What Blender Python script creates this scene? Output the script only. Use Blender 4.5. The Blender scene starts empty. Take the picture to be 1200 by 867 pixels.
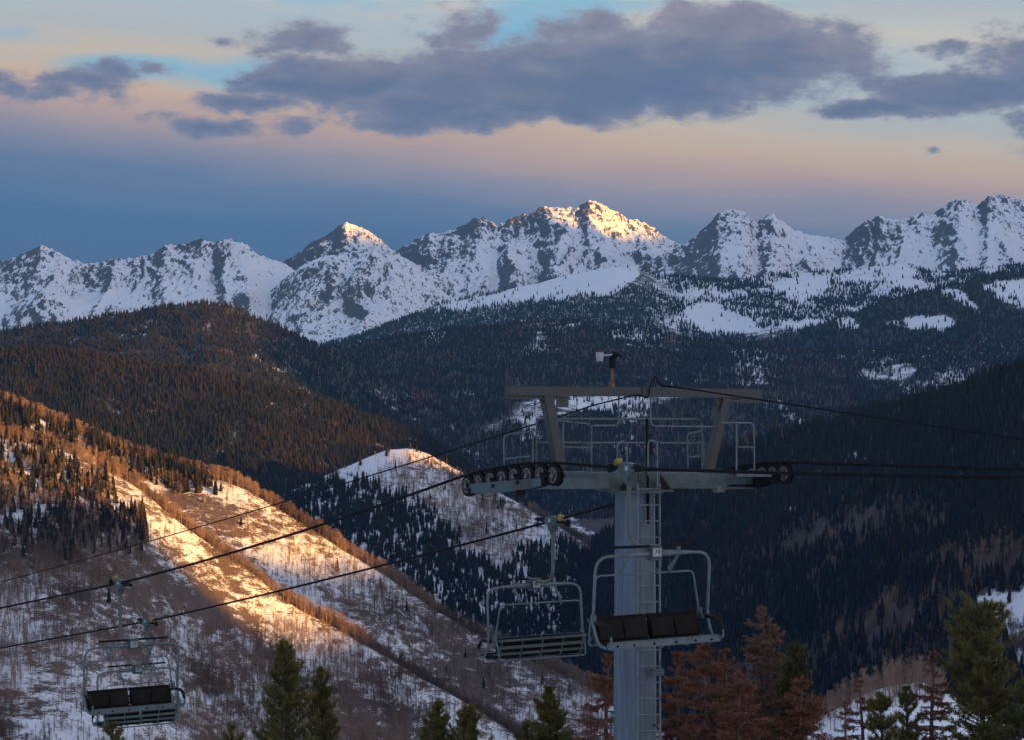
import bpy, math, random
import numpy as np
from mathutils import Vector

# ------------------------------------------------------------------ camera, sky, sun, exposure
C = bpy.context.scene.collection
S = bpy.context.scene
F, CX, CY = 2700.0, 600.0, 433.5          # focal length and centre in photo pixels (1200 x 867)
cam_d = bpy.data.cameras.new('camera'); cam = bpy.data.objects.new('camera', cam_d); C.objects.link(cam)
cam_d.sensor_width = 36; cam_d.lens = 36 * F / 1200
cam_d.clip_start = 0.5; cam_d.clip_end = 60000
cam.rotation_euler = (math.radians(90), 0, 0)
S.camera = cam
EXPO = 1.75
S.view_settings.view_transform = 'Standard'; S.view_settings.look = 'None'
S.view_settings.exposure = EXPO; S.view_settings.gamma = 1
S.cycles.max_bounces = 5; S.cycles.diffuse_bounces = 3; S.cycles.volume_bounces = 0
S.cycles.use_fast_gi = False

SUN_AZ, SUN_EL = math.radians(125), math.radians(5.0)      # azimuth clockwise from the view direction
sun_d = bpy.data.lights.new('sun', 'SUN'); sun = bpy.data.objects.new('sun', sun_d); C.objects.link(sun)
sun_d.energy = 5.0; sun_d.angle = math.radians(0.9); sun_d.color = (1.0, 0.45, 0.045)
sv = Vector((math.sin(SUN_AZ) * math.cos(SUN_EL), math.cos(SUN_AZ) * math.cos(SUN_EL), math.sin(SUN_EL)))
sun.rotation_euler = sv.to_track_quat('Z', 'Y').to_euler()
sun.location = (60, -40, 60)

def lin(r, g, b):
    f = lambda c: (c / 255 / 12.92) if c <= 10 else ((c / 255 + 0.055) / 1.055) ** 2.4
    return (f(r), f(g), f(b), 1)

class NT:
    """small helper for writing node trees"""
    def __init__(s, t): s.t = t; t.nodes.clear()
    def n(s, k, **kw):
        o = s.t.nodes.new(k)
        for a, v in kw.items(): setattr(o, a, v)
        return o
    def put(s, sock, v):
        if hasattr(v, 'is_output') or isinstance(v, bpy.types.NodeSocket): s.t.links.new(v, sock)
        else: sock.default_value = v
    def m(s, op, a, b=None, c=None, clamp=False):
        o = s.n('ShaderNodeMath', operation=op, use_clamp=clamp)
        s.put(o.inputs[0], a)
        if b is not None: s.put(o.inputs[1], b)
        if c is not None: s.put(o.inputs[2], c)
        return o.outputs[0]
    def vm(s, op, a, b=None):
        o = s.n('ShaderNodeVectorMath', operation=op)
        s.put(o.inputs[0], a)
        if b is not None: s.put(o.inputs[1], b)
        return o.outputs['Value'] if op in ('LENGTH', 'DOT_PRODUCT') else o.outputs[0]
    def mix(s, f, a, b, mode='MIX'):
        o = s.n('ShaderNodeMix', data_type='RGBA', blend_type=mode)
        s.put(o.inputs[0], f); s.put(o.inputs[6], a); s.put(o.inputs[7], b)
        return o.outputs[2]
    def noise(s, vec, scale, detail=4, rough=0.55, dist=0.0):
        o = s.n('ShaderNodeTexNoise'); s.put(o.inputs['Vector'], vec)
        o.inputs['Scale'].default_value = scale; o.inputs['Detail'].default_value = detail
        o.inputs['Roughness'].default_value = rough; o.inputs['Distortion'].default_value = dist
        return o.outputs[0]
    def step(s, v, lo, hi):
        o = s.n('ShaderNodeMapRange', interpolation_type='SMOOTHSTEP')
        s.put(o.inputs[0], v); s.put(o.inputs[1], lo); s.put(o.inputs[2], hi)
        return o.outputs[0]
    def comb(s, x, y, z=0.0):
        o = s.n('ShaderNodeCombineXYZ'); s.put(o.inputs[0], x); s.put(o.inputs[1], y); s.put(o.inputs[2], z)
        return o.outputs[0]
    def sep(s, v):
        o = s.n('ShaderNodeSeparateXYZ'); s.put(o.inputs[0], v); return o.outputs
    def ramp(s, f, stops):
        o = s.n('ShaderNodeValToRGB'); s.put(o.inputs[0], f)
        e = o.color_ramp.elements
        while len(e) < len(stops): e.new(0.5)
        for k, (p, c) in zip(e, stops): k.position = p; k.color = c
        return o.outputs[0]

def build_world():
    w = bpy.data.worlds.new('World'); S.world = w; w.use_nodes = True
    N = NT(w.node_tree)
    tc = N.n('ShaderNodeTexCoord'); d = N.vm('NORMALIZE', tc.outputs['Generated'])
    x, y, z = N.sep(d)[:3]
    az = N.m('ARCTAN2', x, y)
    A = N.m('MULTIPLY', az, F)                                 # azimuth, in units of 1/2700 rad
    E = N.m('SUBTRACT', 433.5, N.m('MULTIPLY', N.m('ARCSINE', z), F))
    # gentle cirrus streaks that bend the horizontal bands
    band = N.noise(N.comb(N.m('MULTIPLY', A, 0.0022), N.m('MULTIPLY', E, 0.011), 3.1), 1.0, 4, 0.5)
    Ac = N.m('MAXIMUM', N.m('MINIMUM', A, 900.0), -900.0)
    Et = N.m('ADD', N.m('SUBTRACT', E, N.m('MULTIPLY', Ac, 0.105)), N.m('MULTIPLY', N.m('SUBTRACT', band, 0.5), 70.0))
    t = N.m('DIVIDE', N.m('ADD', Et, 80.0), 520.0, clamp=True)
    def s(yy, *c): return ((yy + 80) / 520.0, lin(*c))
    grad = N.ramp(t, [s(-60, 176, 192, 202), s(5, 212, 206, 194), s(45, 186, 198, 204), s(90, 190, 194, 192),
                      s(125, 214, 196, 174), s(155, 216, 186, 160), s(180, 200, 170, 158), s(206, 160, 152, 162),
                      s(245, 108, 127, 156), s(300, 83, 113, 148), s(360, 82, 108, 143)])
    blu = N.noise(N.comb(N.m('MULTIPLY', A, 0.0045), N.m('MULTIPLY', E, 0.014), 7.7), 1.0, 3, 0.5)
    bm = N.m('MULTIPLY', N.step(blu, 0.47, 0.66), N.m('MULTIPLY', N.step(Et, 150.0, 95.0), N.step(A, 460.0, 140.0)))
    grad = N.mix(N.m('MULTIPLY', bm, 0.85), grad, lin(128, 190, 224))
    for cx, cy, rx, ry in ((648, 16, 120, 42), (300, 92, 150, 30), (170, 84, 120, 22)):
        v = N.vm('MULTIPLY', N.vm('SUBTRACT', N.comb(N.m('ADD', A, 600.0), E, 0.0), (cx, cy, 0.0)), (1.0 / rx, 1.0 / ry, 0.0))
        grad = N.mix(N.m('MULTIPLY', N.step(N.m('ADD', N.m('SUBTRACT', 1.0, N.vm('LENGTH', v)), N.m('SUBTRACT', blu, 0.5)), 0.0, 0.6), 0.8), grad, lin(132, 192, 220))
    # clouds: soft lobes broken up by noise
    q = N.comb(N.m('ADD', A, 600.0), E, 0.0)
    wv = N.n('ShaderNodeTexNoise'); N.put(wv.inputs['Vector'], N.comb(N.m('MULTIPLY', A, 0.012), N.m('MULTIPLY', E, 0.018), 0.4))
    wv.inputs['Scale'].default_value = 1.0; wv.inputs['Detail'].default_value = 6
    warp = N.vm('MULTIPLY', N.vm('SUBTRACT', wv.outputs['Color'], (0.5, 0.5, 0.5)), (95.0, 46.0, 0.0))
    qw = N.vm('ADD', q, warp)
    lobes = [(860, 72, 195, 60), (730, 86, 180, 64), (560, 102, 190, 52), (690, 112, 260, 42), (545, 44, 66, 38), (355, 56, 72, 26),
             (410, 98, 150, 38), (500, 132, 150, 30), (850, 34, 120, 30), (975, 72, 80, 28), (700, 40, 80, 30), (240, 152, 70, 17), (300, 124, 90, 17),
             (345, 148, 44, 10), (1120, 116, 140, 34), (1195, 88, 85, 58), (1030, 134, 110, 12), (1198, 145, 24, 24), (1110, 65, 38, 9),
             (1093, 178, 16, 7), (1188, 178, 34, 8), (105, 102, 66, 28), (60, 118, 60, 18), (118, 86, 32, 13), (20, 112, 22, 22),
             (265, 58, 20, 10), (285, 95, 32, 8), (185, 92, 38, 10), (1290, 60, 90, 60), (-90, 130, 80, 22)]
    acc = None
    for cx, cy, rx, ry in lobes:
        v = N.vm('MULTIPLY', N.vm('SUBTRACT', qw, (cx, cy, 0.0)), (1.0 / rx, 1.0 / ry, 0.0))
        l = N.m('MULTIPLY', N.m('SUBTRACT', 1.0, N.vm('LENGTH', v)), min(1.0, max(0.36, rx / 140)))
        acc = l if acc is None else N.m('MAXIMUM', acc, l)
    fb = N.noise(N.comb(N.m('MULTIPLY', A, 0.017), N.m('MULTIPLY', E, 0.034), 1.9), 1.0, 7, 0.68)
    den = N.m('ADD', N.m('ADD', acc, 0.03), N.m('MULTIPLY', N.m('SUBTRACT', fb, 0.5), 1.25))
    front = N.step(y, 0.0, 0.3)
    cm = N.m('MULTIPLY', N.m('MULTIPLY', N.step(den, -0.02, 0.34), 0.98), front)
    edge = N.step(den, 0.05, 0.75)
    cn = N.noise(N.comb(N.m('MULTIPLY', A, 0.006), N.m('MULTIPLY', E, 0.016), 5.5), 1.0, 5, 0.55)
    low = N.step(E, 60.0, 150.0)
    ccol = N.mix(N.step(cn, 0.40, 0.70), lin(103, 115, 144), lin(134, 132, 150))
    ccol = N.mix(N.m('MULTIPLY', N.step(E, 80.0, 10.0), 0.5), ccol, lin(162, 147, 157))
    ccol = N.mix(N.m('MULTIPLY', low, 0.6), ccol, lin(100, 114, 146))
    ccol = N.mix(edge, N.mix(0.5, ccol, lin(168, 164, 174)), ccol)
    ccol = N.mix(N.m('MULTIPLY', N.step(fb, 0.45, 0.75), 0.25), ccol, lin(88, 98, 130))
    sky = N.mix(cm, grad, ccol)
    # light from above and behind: physical sky plus added fill and warm glow
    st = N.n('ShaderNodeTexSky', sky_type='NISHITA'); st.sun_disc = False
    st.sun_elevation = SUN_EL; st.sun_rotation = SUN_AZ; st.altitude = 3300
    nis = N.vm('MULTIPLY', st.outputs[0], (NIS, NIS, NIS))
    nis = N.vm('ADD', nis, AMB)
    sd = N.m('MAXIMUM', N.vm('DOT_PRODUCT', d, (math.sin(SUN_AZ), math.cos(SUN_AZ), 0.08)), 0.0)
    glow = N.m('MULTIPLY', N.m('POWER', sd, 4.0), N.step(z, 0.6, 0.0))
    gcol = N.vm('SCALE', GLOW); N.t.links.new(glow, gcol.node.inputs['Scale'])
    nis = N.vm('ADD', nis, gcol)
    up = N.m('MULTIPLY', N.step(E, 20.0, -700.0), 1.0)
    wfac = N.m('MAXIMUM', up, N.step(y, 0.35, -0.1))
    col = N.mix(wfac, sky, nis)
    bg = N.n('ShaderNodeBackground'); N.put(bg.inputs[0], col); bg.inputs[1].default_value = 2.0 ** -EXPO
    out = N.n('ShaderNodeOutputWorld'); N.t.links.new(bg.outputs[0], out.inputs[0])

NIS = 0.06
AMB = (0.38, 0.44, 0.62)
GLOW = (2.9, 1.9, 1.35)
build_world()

# ------------------------------------------------------------------ mesh helpers
rng = np.random.default_rng(7)
random.seed(7)

def P(px, py, d):
    """the point seen at photo pixel (px, py) at distance d along the view axis"""
    return Vector(((px - CX) / F * d, d, -(py - CY) / F * d))

def new_obj(name, me, parent=None):
    o = bpy.data.objects.new(name, me); C.objects.link(o)
    if parent is not None: o.parent = parent
    return o

def np_mesh(name, V, faces, mat, smooth=True):
    V = np.asarray(V, dtype=np.float32); faces = np.asarray(faces, dtype=np.int32)
    me = bpy.data.meshes.new(name)
    me.vertices.add(len(V)); me.vertices.foreach_set('co', V.ravel())
    k = faces.shape[1]; nf = len(faces)
    me.loops.add(nf * k); me.loops.foreach_set('vertex_index', faces.ravel())
    me.polygons.add(nf); me.polygons.foreach_set('loop_start', np.arange(0, nf * k, k, dtype=np.int32))
    me.polygons.foreach_set('use_smooth', np.full(nf, smooth, dtype=bool))
    me.update(calc_edges=True)
    if mat: me.materials.append(mat)
    return me

def set_attr(me, name, arr):
    a = me.attributes.new(name, 'FLOAT', 'POINT'); a.data.foreach_set('value', np.asarray(arr, dtype=np.float32).ravel())

class MB:
    def __init__(s): s.v = []; s.f = []
    def add(s, vs, fs):
        b = len(s.v); s.v += [tuple(v) for v in vs]; s.f += [tuple(i + b for i in f) for f in fs]; return s
    def box(s, c, size, R=None, taper=1.0):
        c = Vector(c); hx, hy, hz = [k / 2 for k in size]
        vs = []
        for sz in (-1, 1):
            k = taper if sz > 0 else 1.0
            for sx, sy in ((-1, -1), (1, -1), (1, 1), (-1, 1)):
                p = Vector((sx * hx * k, sy * hy * k, sz * hz))
                vs.append(c + (R @ p if R else p))
        return s.add(vs, [(3, 2, 1, 0), (4, 5, 6, 7), (0, 1, 5, 4), (1, 2, 6, 5), (2, 3, 7, 6), (3, 0, 4, 7)])
    def beam(s, a, b, w, h, up=Vector((0, 0, 1))):
        """box bar from a to b: w wide, h tall"""
        a, b = Vector(a), Vector(b); t = (b - a).normalized(); sd = t.cross(up)
        if sd.length < 1e-4: sd = t.cross(Vector((1, 0, 0)))
        sd.normalize(); u = sd.cross(t).normalized()
        vs = [p + sd * (i * w / 2) + u * (j * h / 2) for p in (a, b) for i, j in ((-1, -1), (1, -1), (1, 1), (-1, 1))]
        return s.add(vs, [(3, 2, 1, 0), (4, 5, 6, 7), (0, 1, 5, 4), (1, 2, 6, 5), (2, 3, 7, 6), (3, 0, 4, 7)])
    def tube(s, pts, r, n=8, cap=True):
        pts = [Vector(p) for p in pts]; m = len(pts)
        rs = r if isinstance(r, (list, tuple)) else [r] * m
        vs, fs, prev = [], [], None
        for i, p in enumerate(pts):
            t = ((pts[min(i + 1, m - 1)] - p).normalized() + (p - pts[max(i - 1, 0)]).normalized())
            t = t.normalized() if t.length > 1e-6 else Vector((0, 0, 1))
            if prev is None:
                a = Vector((0, 0, 1)) if abs(t.z) < 0.9 else Vector((1, 0, 0))
                u = t.cross(a).normalized()
            else: u = (prev - t * prev.dot(t)).normalized()
            prev = u; w = t.cross(u)
            for k in range(n):
                g = 2 * math.pi * k / n
                vs.append(p + (u * math.cos(g) + w * math.sin(g)) * rs[i])
        for i in range(m - 1):
            for k in range(n):
                a, b = i * n + k, i * n + (k + 1) % n
                fs.append((a, b, b + n, a + n))
        if cap: fs.append(tuple(range(n - 1, -1, -1))); fs.append(tuple((m - 1) * n + k for k in range(n)))
        return s.add(vs, fs)
    def disc(s, c, axis, prof, n=24):
        """lathe: prof is a list of (offset along axis, radius)"""
        c, ax = Vector(c), Vector(axis).normalized()
        a = Vector((0, 0, 1)) if abs(ax.z) < 0.9 else Vector((1, 0, 0))
        u = ax.cross(a).normalized(); w = ax.cross(u); vs, fs = [], []
        for o, r in prof:
            for k in range(n):
                g = 2 * math.pi * k / n; vs.append(c + ax * o + (u * math.cos(g) + w * math.sin(g)) * r)
        for i in range(len(prof) - 1):
            for k in range(n):
                p, q = i * n + k, i * n + (k + 1) % n; fs.append((p, q, q + n, p + n))
        fs.append(tuple(range(n - 1, -1, -1))); fs.append(tuple((len(prof) - 1) * n + k for k in range(n)))
        return s.add(vs, fs)
    def prism(s, poly, thick, axis):
        """flat outline given as 3D points, extruded both ways along axis"""
        ax = Vector(axis).normalized() * thick / 2; n = len(poly)
        vs = [Vector(p) - ax for p in poly] + [Vector(p) + ax for p in poly]
        return s.add(vs, [tuple(range(n - 1, -1, -1)), tuple(range(n, 2 * n))] + [(i, (i + 1) % n, (i + 1) % n + n, i + n) for i in range(n)])
    def mesh(s, name, mat, smooth=False, bevel=0):
        me = bpy.data.meshes.new(name); me.from_pydata(s.v, [], s.f); me.update()
        import bmesh
        bm = bmesh.new(); bm.from_mesh(me); bmesh.ops.recalc_face_normals(bm, faces=bm.faces)
        if bevel: bmesh.ops.bevel(bm, geom=list(bm.edges), offset=bevel, segments=2, affect='EDGES', clamp_overlap=True)
        bm.to_mesh(me); bm.free()
        if mat: me.materials.append(mat)
        if smooth:
            me.polygons.foreach_set('use_smooth', [True] * len(me.polygons))
            me.set_sharp_from_angle(angle=math.radians(40))
        return me
    def build(s, name, mat, parent=None, smooth=False, bevel=0): return new_obj(name, s.mesh(name, mat, smooth, bevel), parent)

def rounded(pts, rad, n=5):
    """polyline with rounded corners"""
    pts = [Vector(p) for p in pts]; out = [pts[0]]
    for a, b, c in zip(pts, pts[1:], pts[2:]):
        r = min(rad, (b - a).length * 0.49, (c - b).length * 0.49)
        p, q = b + (a - b).normalized() * r, b + (c - b).normalized() * r
        for k in range(n + 1):
            t = k / n; out.append(p * (1 - t) ** 2 + b * 2 * t * (1 - t) + q * t * t)
    return out + [pts[-1]]

def tag(o, label=None, cat=None, group=None, kind=None):
    if label: o['label'] = label
    if cat: o['category'] = cat
    if group: o['group'] = group
    if kind: o['kind'] = kind
    return o

def empty(name, loc, rz=0.0):
    o = bpy.data.objects.new(name, None); C.objects.link(o); o.location = loc; o.rotation_euler = (0, 0, rz); o.empty_display_size = 0.3
    return o

def copy_tree(o, parent=None):
    c = o.copy(); C.objects.link(c)
    if parent is not None: c.parent = parent
    for ch in list(o.children): copy_tree(ch, c)
    return c

# ------------------------------------------------------------------ noise
def gnoise(x, y, seed=0):
    x = np.asarray(x, dtype=np.float64); y = np.asarray(y, dtype=np.float64)
    xi = np.floor(x).astype(np.int64); yi = np.floor(y).astype(np.int64); xf = x - xi; yf = y - yi
    def g(ix, iy, dx, dy):
        h = (ix * 374761393 + iy * 668265263 + seed * 1442695041) & 0xffffffff
        h = ((h ^ (h >> 13)) * 1274126177) & 0xffffffff; h = h ^ (h >> 16)
        a = h * (2 * np.pi / 4294967296.0); return np.cos(a) * dx + np.sin(a) * dy
    u = xf * xf * xf * (xf * (xf * 6 - 15) + 10); v = yf * yf * yf * (yf * (yf * 6 - 15) + 10)
    a = g(xi, yi, xf, yf); b = g(xi + 1, yi, xf - 1, yf); c = g(xi, yi + 1, xf, yf - 1); d = g(xi + 1, yi + 1, xf - 1, yf - 1)
    return ((a * (1 - u) + b * u) * (1 - v) + (c * (1 - u) + d * u) * v) * 1.4
def fbm(x, y, o=5, seed=0, gain=0.5):
    s, a = 0, 1.0
    for k in range(o): s = s + a * gnoise(x * 2 ** k, y * 2 ** k, seed + k); a *= gain
    return s
def ridged(x, y, o=5, seed=0, gain=0.5):
    s, a, w = 0, 1.0, 1.0
    for k in range(o):
        n = 1 - np.abs(gnoise(x * 2.03 ** k, y * 2.03 ** k, seed + k)); n = n * n * w
        s = s + a * n; a *= gain; w = np.clip(n * 1.6, 0, 1)
    return s
def sstep(x, a, b):
    t = np.clip((x - a) / (b - a), 0, 1); return t * t * (3 - 2 * t)

def poly_sd(px, py, poly):
    """signed distance to a polygon, positive inside"""
    px = np.asarray(px, float); py = np.asarray(py, float)
    d = np.full(px.shape, 1e9); ins = np.zeros(px.shape, bool); n = len(poly)
    for i in range(n):
        (ax, ay), (bx, by) = poly[i], poly[(i + 1) % n]
        ex, ey = bx - ax, by - ay; wx, wy = px - ax, py - ay
        t = np.clip((wx * ex + wy * ey) / (ex * ex + ey * ey + 1e-9), 0, 1)
        d = np.minimum(d, (wx - ex * t) ** 2 + (wy - ey * t) ** 2)
        c = ((ay > py) != (by > py)) & (px < (bx - ax) * (py - ay) / (by - ay + 1e-12) + ax); ins ^= c
    d = np.sqrt(d); return np.where(ins, d, -d)
def in_any(px, py, polys, soft=4.0, warp=0.0, seed=0):
    if warp:
        px = px + gnoise(px / (warp * 2.5), py / (warp * 1.5), seed) * warp; py = py + gnoise(px / (warp * 2.5), py / (warp * 1.5), seed + 9) * warp * 0.7
    m = np.zeros(np.shape(px))
    for p in polys: m = np.maximum(m, sstep(poly_sd(px, py, p), -soft, soft))
    return m

# ------------------------------------------------------------------ materials
def mat(name):
    m = bpy.data.materials.new(name); m.use_nodes = True
    N = NT(m.node_tree); b = N.n('ShaderNodeBsdfPrincipled'); o = N.n('ShaderNodeOutputMaterial')
    N.t.links.new(b.outputs[0], o.inputs[0]); N.b = b
    return m, N
def bump(N, h, strength, dist):
    o = N.n('ShaderNodeBump'); o.inputs['Strength'].default_value = strength; o.inputs['Distance'].default_value = dist
    N.put(o.inputs['Height'], h); N.t.links.new(o.outputs[0], N.b.inputs['Normal'])

def metal_mat(name, col, col2, rough=0.5, metallic=0.3, sc=3.0, wear=0.45, streak=0.0):
    m, N = mat(name); tc = N.n('ShaderNodeTexCoord').outputs['Object']
    if streak: tc = N.vm('MULTIPLY', tc, (1.0, 1.0, streak))
    n1 = N.noise(tc, sc, 6, 0.65); n2 = N.noise(tc, sc * 9, 3, 0.6)
    f = N.step(N.m('ADD', n1, N.m('MULTIPLY', n2, 0.25)), wear + 0.12, wear + 0.34)
    N.put(N.b.inputs['Base Color'], N.mix(f, col + (1,), col2 + (1,)))
    N.put(N.b.inputs['Roughness'], N.m('ADD', rough - 0.1, N.m('MULTIPLY', n2, 0.25)))
    N.b.inputs['Metallic'].default_value = metallic
    if metallic == 0: N.b.inputs['Specular IOR Level'].default_value = 0.15
    return m

def alpine_mat():
    m, N = mat('alpine_snow_and_rock'); g = N.n('ShaderNodeNewGeometry'); pos = g.outputs['Position']
    nz = N.sep(g.outputs['Normal'])[2]
    at = N.n('ShaderNodeAttribute', attribute_name='rock').outputs['Fac']
    n1 = N.noise(pos, 0.019, 7, 0.70); n2 = N.noise(pos, 0.10, 4, 0.7)
    n3 = N.noise(N.vm('MULTIPLY', pos, (1.0, 0.34, 0.45)), 0.06, 5, 0.66, 0.5)
    r = N.m('ADD', at, N.m('ADD', N.m('MULTIPLY', N.m('SUBTRACT', n1, 0.5), 0.6), N.m('ADD', N.m('MULTIPLY', N.m('SUBTRACT', n2, 0.5), 0.9), N.m('MULTIPLY', N.m('SUBTRACT', n3, 0.5), 1.35))))
    f = N.step(r, 0.46, 0.57)
    rock = N.mix(n2, (0.028, 0.026, 0.030, 1), (0.12, 0.105, 0.10, 1))
    snow = N.mix(n1, (0.80, 0.83, 0.88, 1), (0.90, 0.92, 0.94, 1))
    N.put(N.b.inputs['Base Color'], N.mix(f, snow, rock)); N.b.inputs['Roughness'].default_value = 0.8
    bump(N, N.m('SUBTRACT', N.m('MULTIPLY', n1, 1.4), N.m('MULTIPLY', n2, -0.3)), 0.8, 14.0)
    return m

def slope_mat(name, under, under2, sc=0.05, aniso=(1.0, 1.0, 2.4), lo=-0.10, hi=0.12, bmp=2.0):
    """snow cover broken by brush and litter; the mesh attribute 'snow' says how much snow lies there"""
    m, N = mat(name); pos = N.n('ShaderNodeNewGeometry').outputs['Position']
    at = N.n('ShaderNodeAttribute', attribute_name='snow').outputs['Fac']
    pv = N.vm('MULTIPLY', pos, aniso)
    n1 = N.noise(pv, sc, 6, 0.62, 0.4); n2 = N.noise(pv, sc * 6, 4, 0.65); n3 = N.noise(pos, sc * 0.15, 3, 0.5)
    v = N.m('ADD', N.m('SUBTRACT', at, 0.5), N.m('ADD', N.m('MULTIPLY', N.m('SUBTRACT', n1, 0.5), 1.3), N.m('MULTIPLY', N.m('SUBTRACT', n2, 0.5), 0.9)))
    f = N.step(v, lo, hi)
    u = N.mix(n3, under + (1,), under2 + (1,))
    N.put(N.b.inputs['Base Color'], N.mix(f, N.mix(n2, u, N.mix(0.5, u, (0.02, 0.016, 0.016, 1))), N.mix(n1, (0.66, 0.68, 0.74, 1), (0.82, 0.83, 0.86, 1))))
    N.b.inputs['Roughness'].default_value = 0.85
    bump(N, N.m('ADD', n1, N.m('MULTIPLY', n2, 0.4)), 0.7, bmp)
    return m

def leaf_mat(name, c1, c2, c3=None, rnd=True, sc=0.8):
    m, N = mat(name)
    n = N.noise(N.n('ShaderNodeTexCoord').outputs['Object'], sc, 3, 0.6)
    col = N.mix(N.step(n, 0.35, 0.68), c1 + (1,), c2 + (1,))
    if rnd:
        r = N.n('ShaderNodeObjectInfo').outputs['Random']
        loc = N.n('ShaderNodeObjectInfo').outputs['Location']
        st = N.noise(loc, 0.0045, 4, 0.6)
        col = N.mix(N.m('MULTIPLY', N.step(r, 0.1, 1.0), N.step(st, 0.38, 0.62)), col, (c3 or c2) + (1,))
        col = N.mix(N.m('MULTIPLY', N.step(N.noise(loc, 0.011, 3, 0.6), 0.55, 0.40), 0.55), col, (0.006, 0.009, 0.009, 1))
    N.put(N.b.inputs['Base Color'], col); N.b.inputs['Roughness'].default_value = 0.75
    N.b.inputs['Specular IOR Level'].default_value = 0.15
    return m

M_ALP = alpine_mat()
M_SPUR = slope_mat('snowy_brush_slope', (0.105, 0.066, 0.047), (0.165, 0.108, 0.076), 0.13, (0.5, 0.8, 1.9), -0.12, 0.12, 2.8)
M_FLOOR = slope_mat('forest_floor_with_snow', (0.030, 0.024, 0.022), (0.055, 0.038, 0.030), 0.03, (1, 1, 1.6), -0.14, 0.2, bmp=1.0)
M_SNOWF = slope_mat('near_snowfield', (0.09, 0.07, 0.06), (0.12, 0.09, 0.07), 0.09, (1, 1, 1), bmp=0.4)
M_CON = leaf_mat('spruce_needles', (0.009, 0.013, 0.013), (0.016, 0.016, 0.014), (0.030, 0.019, 0.014), sc=0.12)
M_ASP = leaf_mat('bare_aspen_twigs', (0.25, 0.165, 0.118), (0.34, 0.23, 0.16), (0.29, 0.21, 0.165), sc=0.2)

# ------------------------------------------------------------------ terrain
class Ridge:
    """one hill: a crest line (photo px, py, distance) whose front face falls towards the camera"""
    def __init__(s, name, prof, dist, front, slope, material, back=300, bslope=0.5, step=2.5, rows=120, relief=None, x0=-160, x1=1360,
                 jag=2.0, jagw=60.0, dy=0.0, mask=None, attr='snow', power=1.0):
        pr = np.array(prof, float); dd = np.array(dist, float)
        px = np.arange(x0, x1 + step, step)
        py = np.interp(px, pr[:, 0], pr[:, 1]) + dy; d = np.interp(px, dd[:, 0], dd[:, 1])
        if len(pr) > 3:                                            # soften the corners of the traced crest
            k = np.array([1, 2, 1.0]) / 4; pyp = np.pad(py, 1, mode='edge'); py = np.convolve(pyp, k, 'valid')
        t = np.concatenate([-np.linspace(1, 0, 14)[:-1] ** 1.3 * back, np.linspace(0, 1, rows) ** power * front])
        PX, T = np.meshgrid(px, t); D = np.maximum(d[None, :] - T, 20.0)
        zc = -(py - CY) / F * d
        X = (PX - CX) / F * D; Y = D
        tf = np.maximum(T, 0); tb = np.maximum(-T, 0)
        Z = zc[None, :] - slope(tf) - tb * bslope
        Z = Z + gnoise(X / jagw, Y / jagw, 77) * jag
        if relief is not None: Z = Z + relief(X, Y, T, PX)
        s.px, s.t, s.X, s.Y, s.Z, s.PX, s.T = px, t, X, Y, Z, PX, T
        s.PY = CY - Z / Y * F
        nr, nc = X.shape
        i = np.arange(nr * nc).reshape(nr, nc)
        f = np.stack([i[:-1, :-1], i[:-1, 1:], i[1:, 1:], i[1:, :-1]], -1).reshape(-1, 4)[:, ::-1]
        me = np_mesh(name, np.stack([X, Y, Z], -1).reshape(-1, 3), f, material)
        if mask is not None: set_attr(me, attr, mask(s))
        s.o = tag(new_obj(name, me), kind='structure')
    def sample(s, n, rng, t0=None, t1=None, x0=None, x1=None):
        """n random surface points -> x, y, z, px, py, t"""
        nr, nc = s.X.shape
        c0 = 0 if x0 is None else np.searchsorted(s.px, x0); c1 = nc - 1.001 if x1 is None else np.searchsorted(s.px, x1) - 1.001
        t = rng.uniform(s.t[0] if t0 is None else t0, s.t[-1] if t1 is None else t1, n); r = np.clip(np.interp(t, s.t, np.arange(nr)), 0, nr - 1.001)
        c = rng.uniform(max(c0, 0), min(c1, nc - 1.001), n); i, j = r.astype(int), c.astype(int); a, b = r - i, c - j
        g = lambda A: A[i, j] * (1 - a) * (1 - b) + A[i + 1, j] * a * (1 - b) + A[i, j + 1] * (1 - a) * b + A[i + 1, j + 1] * a * b
        x, y, z = g(s.X), g(s.Y), g(s.Z)
        return x, y, z, CX + x / y * F, CY - z / y * F, t

lins = lambda k: (lambda t: t * k)
def conc(k0, k1, L):                                              # steep above, gentler below
    return lambda t: k1 * t + (k0 - k1) * L * (1 - np.exp(-t / L))

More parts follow.
